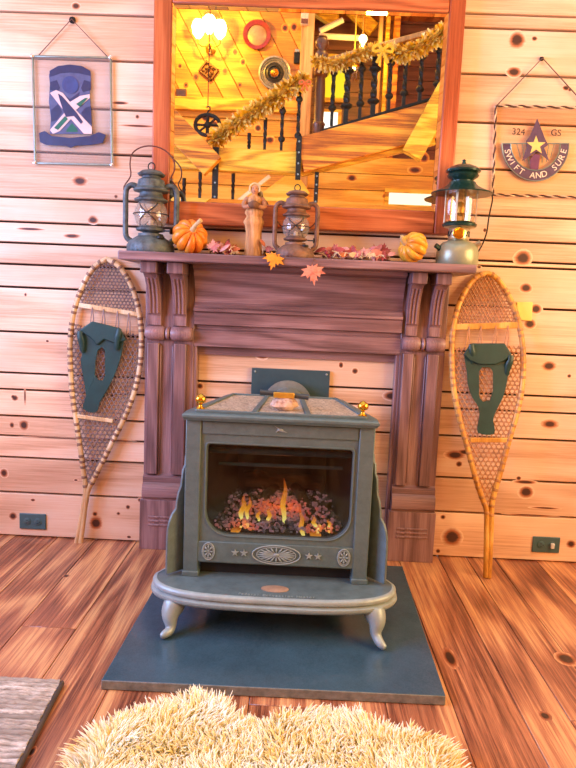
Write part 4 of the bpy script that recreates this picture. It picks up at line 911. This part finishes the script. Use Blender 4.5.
# ------------------------------------------------------------------ the room behind, seen in the mirror
YW=-5.0; VW=2*YM-YW          # back wall
BPINE=wood('pine_back','#fbd668','#f0b63a','#b06a1e','x',4,1,.5,.12,knot='#4a2410',halo='#b05c20',blotch='#dc8c34')
BPINEZ=wood('pine_diagonal','#f4bc60','#e39838','#a85e1a','x',4,1,.5,.14,knot='#4a2410',halo='#b05c20',blotch='#d07c28')
BEAM=wood('beam_gold','#ffdc50','#f6bc22','#965a0c','x',7,1.6,.5,.05,blotch='#e08c2c',contrast=1.3)
BEAMY=wood('beam_yellow','#ffe066','#f6c83a','#c88a1c','x',7,1.2,.5,.05,blotch='#eebc30')
BEAMO=wood('beam_orange','#f8b83c','#e8921e','#8e480a','x',7,1.2,.5,.05,blotch='#c8641c',contrast=1.6)
IRONR=paint('wrought_iron','#2a2a26',.5,.5,.3,30)
zt_=vm(210,105,VW).z
def clip_rect(P,x0,x1,z0,z1):
    for f in (lambda p:p[0]-x0,lambda p:x1-p[0],lambda p:p[1]-z0,lambda p:z1-p[1]):
        out=[]
        for i in range(len(P)):
            a,b_=P[i],P[(i+1)%len(P)]; fa,fb=f(a),f(b_)
            if fa>=0: out.append(a)
            if fa*fb<0: t=fa/(fa-fb); out.append((a[0]+(b_[0]-a[0])*t,a[1]+(b_[1]-a[1])*t))
        P=out
        if not P: break
    return P
xs_=vm(305,60,VW).x
b=MB(); z=0
while z<zt_-.02:
    z1=min(z+.185,zt_); b.box(-WX,xs_,YW-.03,YW,z+.004,z1-.004,0,random.random()); z+=.185
zz=0
while zz<4.9:
    z1=zz+.185; b.box(xs_,WX,YW-.03,YW,zz+.004,z1-.004,0,random.random()) if zz<2.75 else None; zz+=.185
b.box(-WX,xs_,YW-.09,YW-.03,0,5.6,1); b.box(xs_,WX,YW-.09,YW-.03,0,2.78,1)
for x,y,rx,rz in ((222,103,5,3),(205,118,3,3),(214,124,4,3),(270,140,4,3),(258,128,3,3),(415,170,6,3),(352,178,4,3),(340,150,3,3),(424,158,4,4),(386,196,3,2)):
    p=vm(x,y,VW); n0=len(b.v); b.knot((p.x,YW,p.z),rx*.016,rz*.016,.0006); 
d_=radians(-60); ca,sa=cos(d_),sin(d_); bp=MB()
for i in range(-26,27):
    o_=i*.20; w_=.097; cx0,cz0=-.5,zt_+.6; L=6
    P=[(cx0+ca*s_*L-sa*(o_+e),cz0+sa*s_*L+ca*(o_+e)) for s_,e in ((-1,-w_),(1,-w_),(1,w_),(-1,w_))]
    P=clip_rect(P,-WX,xs_,zt_+.01,5.6)
    if len(P)>2: bp.prism([V((x,YW-.02,z)) for x,z in P],(0,.02,0),0,random.random())
for x,y,r_ in ((186,85,2),(225,71,2.5),(196,77,3),(235,52,2.5),(243,62,2.5),(285,28,3),(294,27,3),(240,85,2),(213,103,2),(180,66,2)):
    p=vm(x,y,VW); bp.knot((p.x,YW,p.z),r_*.015,r_*.018,.0006)
wb=struct(b.build('wall_back',[BPINE,SEAM],bevel=.003,seg=1,fixn=False))
# recalc only outside normals of the boards is not needed for diffuse wood
t=NT('pine_diag_rot'); 
dm=wood('pine_diag','#f2b640','#dc8e20','#90480c','x',4,1,.5,.22,knot='#4a2410',halo='#b05c20',blotch='#cc7424')
for nd in dm.node_tree.nodes:
    if nd.type=='MAPPING': nd.vector_type='TEXTURE' if False else 'POINT'
bpo=struct(bp.build('wall_back_gable',dm,bevel=.003,seg=1))
b=MB(); b.box(-WX,xs_,YW,YW+.05,zt_-.07,zt_+.07,0,.3); struct(b.build('trim_1',BEAM,bevel=.006))
b=MB(); p0,p1=vm(300,60,VW-.1),vm(313,60,VW-.1); b.box(p0.x,p1.x,YW-.03,YW+.12,0,5.0,0,.6); struct(b.build('trim_2',wood('post_wood','#f2cc88','#dca860','#a06a30','z',4,1,.4,0),bevel=.01))
# recess to the right with ceiling and window
YR=-6.8; VR=2*YM-YR
b=MB(); z=2.0; 
while z<5.2: b.box(xs_-.3,WX,YR-.03,YR,z+.004,z+.181,0,random.random()); z+=.185
b.box(xs_-.3,WX,YR-.08,YR-.03,2.0,5.2,1); struct(b.build('wall_loft',[wood('pine_loft','#9a6642','#7a4a2c','#4a2816','x',4,1,.5,.15,blotch='#8a4e2a'),SEAM]))
b=MB(); b.box(xs_-.3,WX,YR,YW-.03,2.6,2.78,0,.3); struct(b.build('floor_loft',BPINE))
b=MB()
for i in range(14):
    x0=xs_-.3+i*.24; b.box(x0,x0+.234,YR,-3.4,5.0,5.03,0,random.random())
b.box(xs_-.3,WX,YR,-3.4,5.03,5.08,1); struct(b.build('ceiling',[wood('pine_ceiling','#e8a860','#c9783c','#8a4a20','y',4,1,.5,.12),SEAM]))
raf=MB(); raf.bar(vm(318,18,5.6),vm(352,14,5.6),.16,.10); 
for i,(a,c_) in enumerate((((318,10),(336,22)),((350,8),(374,30)))):
    b=MB(); b.bar(vm(*a,6.2),vm(*c_,6.2),.16,.12); tag(b.build('rafter',BEAM,bevel=.01),('short sloping golden rafter beside the newel post, in the mirror','sloping golden rafter above the loft bulb, in the mirror')[i],'rafter','rafters under the loft ceiling')
b=MB(); b.bar(vm(318,46,6.4),vm(345,42,6.4),.03,.03)
for i,(a,c_) in enumerate((((320,31),(343,20)),((319,36),(359,38)))):
    b=MB(); b.tube([vm(*a,5.9),vm(*c_,5.9)],.035,10); tag(b.build('white_pipe',paint('white_paint','#efe6d6',.4,0,.05)),('upper slanting white pole under the loft ceiling, in the mirror','lower level white pole under the loft ceiling, in the mirror')[i],'pole')
# lit window in the loft wall
pw0,pw1=vm(322,58,VR-.05),vm(345,98,VR-.05); b=MB(); b.box(pw0.x-.06,pw1.x+.06,YR,YR+.05,pw1.z-.06,pw0.z+.06); w5=struct(b.build('window_5',BEAM)); b=MB(); b.box(pw0.x,pw1.x,YR+.045,YR+.056,pw1.z,pw0.z); b.build('pane',emit('window_glow','#ffdf1c',1.0),w5)
pw0,pw1=vm(322,112,VR-.3),vm(337,132,VR-.3); b=MB(); b.box(pw0.x-.05,pw1.x+.05,YR+.25,YR+.30,pw1.z-.04,pw0.z+.04); w6=struct(b.build('window_6',BEAM)); b=MB(); b.box(pw0.x,pw1.x,YR+.29,YR+.305,pw1.z,pw0.z); b.build('pane',emit('window_white','#fff8ec',1.6),w6)
pw0,pw1=vm(389,193,VW),vm(431,206,VW); b=MB(); b.box(pw0.x-.05,pw1.x+.05,YW-.02,YW+.02,pw1.z-.05,pw0.z+.05); w7=struct(b.build('window_7',BEAM)); b=MB(); b.box(pw0.x,pw1.x,YW+.015,YW+.026,pw1.z,pw0.z); b.build('pane',emit('window_cream','#fff3d0',1.3),w7)
pw0,pw1=vm(376,28,VR-.02),vm(382,70,VR-.02)
# loft posts
for i,(x,w_) in enumerate(((379,4),(386,4),(395,6))):
    p0,p1=vm(x-w_/2,60,6.0),vm(x+w_/2,60,6.0); b=MB(); b.box(p0.x,p1.x,-2*.052-6.0-.06,-2*.052-6.0+.06,2.78,5.0,0,random.random()); tag(b.build('loft_post',[MATS['post_wood'],BEAM,BEAMO][i],bevel=.008),('leftmost of the three upright loft posts reflected behind the railing','middle of the three upright loft posts reflected behind the railing','rightmost and widest of the three upright loft posts reflected behind the railing')[i],'post','loft posts')
# stairs: beams, braces, stringer
VS=3.4
def beam(nm,a,c_,h,d,mat,label,cat,Y=VS,up=(0,0,1),straps=()):
    b=MB(); b.bar(vm(*a,Y),vm(*c_,Y),h,d,up,0,random.random()); return tag(b.build(nm,mat,bevel=.006),label,cat)
beam('timber_beam',(168,158),(302,164),.20,.12,BEAM,'split golden timber beam crossing the lower mirror reflection','beam')
beam('timber_brace',(166,118),(213,167),.22,.10,BEAMO,'slanting orange timber brace at the left edge of the mirror reflection','brace',VS-.12)
beam('stair_stringer',(300,156),(437,119),.31,.08,BEAMO,'wide orange grained board rising right across the mirror reflection','stair board',VS-.05)
beam('lower_board',(300,171),(434,139),.11,.06,BEAM,'narrow golden board under the rising orange board, in the mirror','stair board',VS+.035)
beam('timber_brace',(411,156),(448,88),.19,.09,BEAM,'slanting golden brace at the right edge of the mirror reflection','brace',VS-.1355)
beam('stair_tread_board',(84,340),(302,182),.27,.10,BEAMY,'slanting golden board in the mirror behind the figurine','stair board',VS+.25)
beam('hand_rail',(236,203),(270,176),.035,.03,paint('pale_rail','#f0d8a0',.5,0,.1),'thin pale slanting rail in the mirror beside the figurine','rail',VS+.1)
b=MB(); b.bar(vm(168,208,VS+.1),vm(250,207,VS+.1),.08,.1); tag(b.build('lower_beam',BEAM,bevel=.005),'golden beam along the bottom of the mirror below the left balusters','beam')
for i,(a,c_,w_) in enumerate((((216,147),(216,204),6),((299.5,136),(299.5,180),5),((317,172),(316,206),4))):
    Yk=VS-.0665 if i==0 else VS-.098 if i==1 else VS-.012; p,q=vm(*a,Yk),vm(*c_,Yk); w=w_*.0095; b=MB(); b.box(p.x-w/2,p.x+w/2,p.y-.006,p.y+.008,q.z,p.z)
    o=tag(b.build('iron_strap',IRONR,bevel=.003),('black iron strap over the left end of the reflected beam','black iron strap where the reflected beam meets the orange board','black iron strap below the rising board in the mirror')[i],'strap','iron straps on the beams')
    b=MB()
    for k in range(4): b.ball((p.x,p.y+.008,p.z+(q.z-p.z)*(k+.5)/4),(.009,.005,.009),8,5)
    b.build('bolt',IRONL,o)
# wrought iron balusters
def baluster(px,p0,p1,Y,label,grp,twist=True,w=.026):
    a,c_=vm(px,p0,Y),vm(px,p1,Y); x=(a.x+c_.x)/2; z0,z1=c_.z,a.z; o=thing('baluster',(x,a.y,z0),label,'baluster',grp)
    b=MB(); n=24; rings=[]
    for i in range(n+1):
        f=i/n; z=z0+(z1-z0)*f; tw=(f-.3)*9 if twist and .3<f<.7 else (0 if f<=.3 else 3.6); r=w*.7
        rings.append([V((x+r*cos(tw+pi/4+k*pi/2),a.y+r*sin(tw+pi/4+k*pi/2),z)) for k in range(4)])
    b.loft(rings); b.build('bar',IRONR,o,smooth=0)
    if z1-z0>.35:
        b=MB(); b.lathe([(w*.7,0),(w*1.25,.02),(w*1.25,.035),(w*.7,.055)],(x,a.y,z0+(z1-z0)*.22),12); b.lathe([(w*.7,0),(w*1.25,.02),(w*1.25,.035),(w*.7,.055)],(x,a.y,z0+(z1-z0)*.74),12); b.build('knuckle',IRONR,o)
    return o
ordw=['first','second','third','fourth','fifth','sixth','seventh','eighth']
for i,(x,p0,p1) in enumerate(((249,133,154),(265,118,154),(282,100,154),(298.5,84,154))):
    baluster(x,p0,p1,VS,ordw[i]+' from the left of the black balusters under the slanting gold garland','balusters under the slanting garland')
for i,(x,p0,p1) in enumerate(((184,178,203),(200,168,203),(233,172,203))):
    baluster(x,p0,p1,VS+.1,ordw[i]+' from the left of the black balusters below the reflected beam','balusters below the beam')
for i,(x,p0,p1) in enumerate(((333,58,126),(347,56,124),(361,55,121),(374,56,118),(390,50,113),(405,48,110),(421,44,106),(438,36,101))):
    baluster(x,p0,p1,VS+.02,ordw[i]+' from the left of the black balusters on the upper reflected railing','balusters on the upper railing',True,.03 if i not in (1,3) else .045)
beam('bottom_rail',(322,131),(442,96),.028,.03,IRONR,'thin dark bottom rail of the upper railing in the mirror','rail',VS)
beam('top_rail',(325,61.5),(446,28),.045,.05,MATS['post_wood'],'wooden top rail wrapped by the upper gold garland in the mirror','rail',VS+.02)
beam('top_rail',(206,144),(304,80),.045,.05,MATS['post_wood'],'slanting wooden stair rail wrapped by the long gold garland in the mirror','rail',VS)
# newel
a,c_=vm(318,36,VS+.075),vm(318,134,VS+.075); H=a.z-c_.z; r=.062
b=MB(); b.lathe([(r*.9,0),(r*.9,.08*H),(r*1.05,.1*H),(r*.72,.13*H),(r*.78,.45*H),(r*.7,.58*H),(r*1.05,.6*H),(r*1.05,.63*H),(r*1.15,.66*H),(r*1.15,.78*H),(r*.9,.83*H),(r*.6,.85*H),(r*.6,.87*H),(r*.95,.90*H),(r*1.0,.94*H),(r*.7,.975*H),(r*.5,.98*H),(r*.75,.985*H),(r*.6,H),(.001,H)],c_,24)
tag(b.build('newel_post',wood('newel_brown','#9a6a48','#70452c','#3c2214','z',5,1,.4,0),smooth=40),'dark turned newel post standing near the middle of the mirror reflection','newel post')
# tinsel garlands
def garland(pts,label,Y,rad,n):
    P=[vm(*p,Y) for p in smooth_path(pts,6)]; o=thing('tinsel_garland',P[0],label,'garland','gold garlands on the stair rails'); 
    b=MB(); b.tube(P,rad*.45,8); b.build('core',paint('garland_core','#b98420',.6,.2),o,smooth=60)
    b=MB()
    for i in range(n):
        f=random.random()*(len(P)-1); k=int(f); p=P[k].lerp(P[min(k+1,len(P)-1)],f-k); d=V((random.gauss(0,1),random.gauss(0,1),random.gauss(0,1))).normalized(); s_=d.orthogonal().normalized()*rad*.22
        L=rad*random.uniform(.6,1.15); b.add([p+d*rad*.25-s_,p+d*rad*.25+s_,p+d*L+s_*.3+V((0,0,-.01)),p+d*L-s_*.3+V((0,.004,-.01))],[(0,1,2,3)],0,random.random())
    t=MATS.get('tinsel')
    if not t:
        q=NT('tinsel'); rn=q.node('ShaderNodeAttribute',attribute_name='rnd').outputs['Fac']; q.set(Base_Color=q.ramp(rn,[(0,C('#b07a10')),(.35,C('#ffcc28')),(1,C('#fff2a0'))]),Roughness=.35,Metallic=.15); t=MATS['tinsel']=q.mat
    f_=b.build('tinsel',t,o,smooth=0,fixn=False); f_['kind']='stuff'; return o
garland([(213,140),(235,124),(258,109),(280,94),(304,78)],'long gold tinsel garland slanting up the stair rail left of the newel post',VS-.05,.095,1500)
garland([(316,60),(328,64),(345,61),(360,54),(378,48)],'short gold tinsel garland swagged right of the newel post',VS-.05,.075,700)
garland([(388,50),(402,53),(418,47),(436,37),(447,30)],'gold tinsel garland hanging at the top right corner of the mirror',VS-.05,.095,900)
def bow(px,py,s_,label,mat,Yb=VS-.14):
    c=vm(px,py,Yb); o=thing('ribbon_bow',c,label,'bow'); b=MB()
    for sg in (-1,1):
        pts=[c,c+V((sg*s_*.5,0,s_*.45)),c+V((sg*s_,.0,s_*.25)),c+V((sg*s_*.9,0,-s_*.15)),c+V((sg*s_*.3,0,-s_*.05)),c]; b.tube([V(p) for p in smooth_path([tuple(q) for q in pts],3)],s_*.16,6,flat=.5)
    b.build('loop',mat,o,smooth=60); b=MB()
    for sg in (-1,1): b.tube([c,c+V((sg*s_*.3,0,-s_*.7)),c+V((sg*s_*.55,0,-s_*1.3))],[s_*.1,s_*.16,s_*.2],6,flat=.4)
    b.build('tail',mat,o,smooth=60); b=MB(); b.ball(c,s_*.2,10,8); b.build('knot',mat,o)
GOLDR=paint('gold_ribbon','#f0c030',.35,.3,.2,20)
bow(383,50,.085,'yellow ribbon bow between the two upper gold garlands in the mirror',GOLDR); bow(323,62,.07,'pale ribbon bow tied on the newel post in the mirror',paint('pale_ribbon','#e8cc90',.5,0,.1),VS-.03); bow(305,83,.05,'small orange bow at the top of the slanting gold garland',paint('orange_ribbon','#d86a28',.5,0,.1))
# wall decorations on the diagonal boards
def disc(px,py,pr,rad_px,label,mats,nm):
    p=vm(px,py,VW-.02); r=rad_px*7.7/640; o=thing(nm,(p.x,YW,p.z),label,'plate')
    c=V((p.x,YW+.0005,p.z)); names=('rim','well','boss')
    for i,(pf,mt_) in enumerate(zip(pr,mats)):
        b=MB(); b.lathe([(a*r,h) for a,h in pf],c,36,0,(0,1,0)); b.build(names[i],mt_,o,smooth=40)
disc(257,35,[[(.6,0),(1,.03),(1.0,.04),(.72,.025),(.7,.012)],[(.71,.012),(.45,.03),(.001,.036)]],13,'round red and gold plate mounted on the diagonal boards in the mirror',[paint('red_lacquer','#7e2622',.3,.1,.2,20),paint('bronze_gold','#a08060',.35,.2,.2,30)],'wall_plate')
disc(274.5,73,[[(.8,0),(1,.02),(1.0,.035),(.9,.04),(.86,.02),(.78,.03),(.74,.015),(.62,.03),(.58,.012)],[(.6,.012),(.42,.035),(.36,.02),(.30,.035)],[(.32,.02),(.2,.05),(.08,.06),(.001,.07)]],15,'dark silver plate with concentric rings on the diagonal boards in the mirror',[paint('pewter','#a8a088',.3,.5,.4,40),paint('pewter_dark','#4a463c',.4,.5,.3,40),BRASS],'wall_plate')
p=vm(297,56.5,VW-.03); b=MB(); b.box(p.x-.035,p.x+.035,YW,YW+.03,p.z-.07,p.z+.05); ph=tag(b.build('wall_telephone',BLACK,bevel=.006),'small black box mounted on the boards right of the ringed plate, in the mirror','box'); b=MB(); b.box(p.x-.024,p.x+.024,YW+.03,YW+.036,p.z+.05,p.z+.075); b.build('top_cap',NICK,ph)
p=vm(304.5,18,VW-.2); b=MB(); b.box(p.x-.04,p.x+.045,YW+.12,YW+.17,p.z-.05,p.z+.07); pb=tag(b.build('thermostat_box',paint('pale_box','#d8cdbf',.5),bevel=.006),'small pale and brown box at the top of the reflected post','box'); b=MB(); b.box(p.x-.036,p.x+.04,YW+.17,YW+.176,p.z-.045,p.z+.005); b.build('cover',paint('brown_box','#6a3c30',.5),pb)
p=vm(181,95,VW-.03); b=MB(); b.box(p.x-.06,p.x+.06,YW,YW+.03,p.z-.08,p.z+.07); pc=tag(b.build('small_picture',paint('picture_brown','#5a3c30',.5),bevel=.006),'small dark square picture at the left edge of the mirror reflection','picture'); b=MB(); b.box(p.x-.042,p.x+.042,YW+.029,YW+.034,p.z-.06,p.z+.05); b.build('print',paint('picture_plum','#4a3850',.5),pc)
p=vm(208.5,70,VW-.03); o=thing('wall_carving',(p.x,YW,p.z),'small dark carved ornament on the diagonal boards below the wall lamp, in the mirror','carving')
b=MB(); q=Matrix.Rotation(radians(35),3,'Y'); CARV=paint('carving_brown','#6e4a20',.5,.3,.5,40)
for (x0,x1,z0,z1) in ((-.09,.09,-.075,-.055),(-.09,.09,.055,.075),(-.09,-.07,-.075,.075),(.07,.09,-.075,.075),(-.04,-.01,-.06,.06)):
    n0=len(b.v); b.box(x0,x1,.0005,.03,z0,z1)
    for i in range(n0,len(b.v)): b.v[i]=V((p.x,YW,p.z))+q@b.v[i]
b.build('frame',CARV,o,bevel=.004); b=MB()
for i in range(7): d=q@V((random.uniform(-.06,.06),.03,random.uniform(-.05,.05))); b.ball(V((p.x,YW,p.z))+d,random.uniform(.016,.026),8,6)
b.build('carved_motif',CARV,o)
# pulley hanging before the back wall
p=vm(207.5,125,4.0); o=thing('hanging_pulley',p,'black iron pulley with hook hanging behind the left brace in the mirror','pulley')
b=MB(); b.tube([p+V((.125*cos(a),0,.10*sin(a))) for a in [2*pi*i/28 for i in range(28)]],.020,8,True); b.tube([p+V((-.12,0,0)),p+V((.12,0,0))],.014,6); b.tube([p+V((0,0,-.10)),p+V((0,0,.10))],.018,6); b.tube([p+V((-.09,0,-.07)),p+V((.09,0,.07))],.012,6); b.ball(p,.035,12,8); b.build('wheel',IRONR,o)
b=MB(); b.tube([p+V(q_) for q_ in ((0,0,.10),(0,0,.13),(.022,0,.15),(.02,0,.175),(0,0,.18),(-.016,0,.168))],.009,6); b.build('hook',IRONR,o)
b=MB(); b.tube([p+V((0,0,.178)),V((p.x,p.y,4.9))],.005,5); b.build('cord',IRONR,o)
# wall lamp
p=vm(209,44,VW-.15); o=thing('wall_lamp',(p.x,YW,p.z),'glowing three arm wall lamp on the diagonal boards at the upper left of the mirror','lamp')
b=MB(); b.lathe([(.06,0),(.06,.012),(.03,.03),(.012,.035),(.012,.12),(.03,.13),(.001,.15)],(p.x,YW+.0005,p.z),20,0,(0,1,0)); b.build('back_plate',BRASS,o)
LAMPG=emit('lamp_glow','#ffe9a0',9.0,'#fff4d0')
for sx,dz in ((-.12,.05),(0,.10),(.12,.05)):
    b=MB(); b.tube(smooth_path([(p.x,YW+.13,p.z),(p.x+sx*.5,YW+.15,p.z-.03),(p.x+sx,YW+.16,p.z),(p.x+sx,YW+.16,p.z+dz)],4),.008,6); b.build('arm',BRASS,o)
    b=MB(); b.lathe([(.02,0),(.06,.05),(.075,.12),(.06,.17),(.045,.19)],(p.x+sx,YW+.16,p.z+dz),20); s_=b.build('shade',LAMPG,o,smooth=60)
lampp=V((p.x,YW+.45,p.z+.12))
p=vm(363,39,5.6); o=thing('hanging_bulb',p,'bright round bulb hanging under the loft ceiling at the top of the mirror','lamp'); b=MB(); b.ball(p,.05,14,10); b.build('bulb',LAMPG,o); b=MB(); b.tube([p+V((0,0,.05)),V((p.x,p.y,4.99))],.012,6); b.build('stem',BRASS,o); bulbp=p
p=vm(354,66,5.2); o=thing('chandelier',p,'small crystal chandelier reflected between the upper dark balusters','chandelier'); b=MB(); b.tube([p,V((p.x,p.y,4.99))],.008,6); b.build('stem',BRASS,o)
CRY=glass('crystal','#f0d8a0',.06,.05)
for k in range(8):
    a=2*pi*k/8; b=MB(); q=p+V((.05*cos(a),.05*sin(a),-.05)); b.lathe([(.001,0),(.010,.03),(.008,.12),(.001,.16)],q-V((0,0,.12)),8); b.build('crystal_drop',CRY,o,smooth=0)
b=MB(); b.tube([p+V((.05*cos(a),.05*sin(a),.0)) for a in [2*pi*i/20 for i in range(20)]],.010,6,True); b.bar(p-V((.05,0,0)),p+V((.05,0,0)),.01,.01); b.build('ring',BRASS,o); b=MB(); b.ball(p-V((0,0,.03)),.022,12,8); b.build('bulb',LAMPG,o)
# ------------------------------------------------------------------ light
w=bpy.data.worlds.new('sky'); scn.world=w; w.use_nodes=True; bg=w.node_tree.nodes['Background']; bg.inputs[0].default_value=C('#eaf0ff'); bg.inputs[1].default_value=1.25
def area(nm,loc,rot,sx,sy,en,col):
    l=bpy.data.lights.new(nm,'AREA'); l.shape='RECTANGLE'; l.size=sx; l.size_y=sy; l.energy=en; l.color=C(col)[:3]; o=bpy.data.objects.new(nm,l); COL.objects.link(o); o.location=loc; o.rotation_euler=rot; return o
area('left_window_daylight',(-WX-.12,-1.6,1.65),(0,-pi/2,0),1.4,1.9,150,'#a4beff')
area('right_window_daylight',(WX+.12,-1.6,1.65),(0,pi/2,0),1.4,1.9,110,'#ffcb84')
def point(nm,p,en,col,r=.08):
    l=bpy.data.lights.new(nm,'POINT'); l.energy=en; l.color=C(col)[:3]; l.shadow_soft_size=r; o=bpy.data.objects.new(nm,l); COL.objects.link(o); o.location=p
point('wall_lamp_light',lampp,75,'#ffbe38',.03); point('loft_bulb_light',bulbp+V((0,.0,-.07)),25,'#ffc450',.012); 
point('added_warm_fill',(.6,-3.7,4.6),55,'#ffc24a',.1)  # added warm fill high behind the camera, no lamp hangs here
point('fire_light',(XC,-.56,.46),.5,'#ff7a28',.05)
vs_=scn.view_settings; vs_.view_transform='Standard'; vs_.look='None'; vs_.gamma=1; vs_.exposure=.2; vs_.use_curve_mapping=False
scn.cycles.max_bounces=8; scn.cycles.transparent_max_bounces=12; scn.cycles.caustics_reflective=False; scn.cycles.sample_clamp_indirect=6
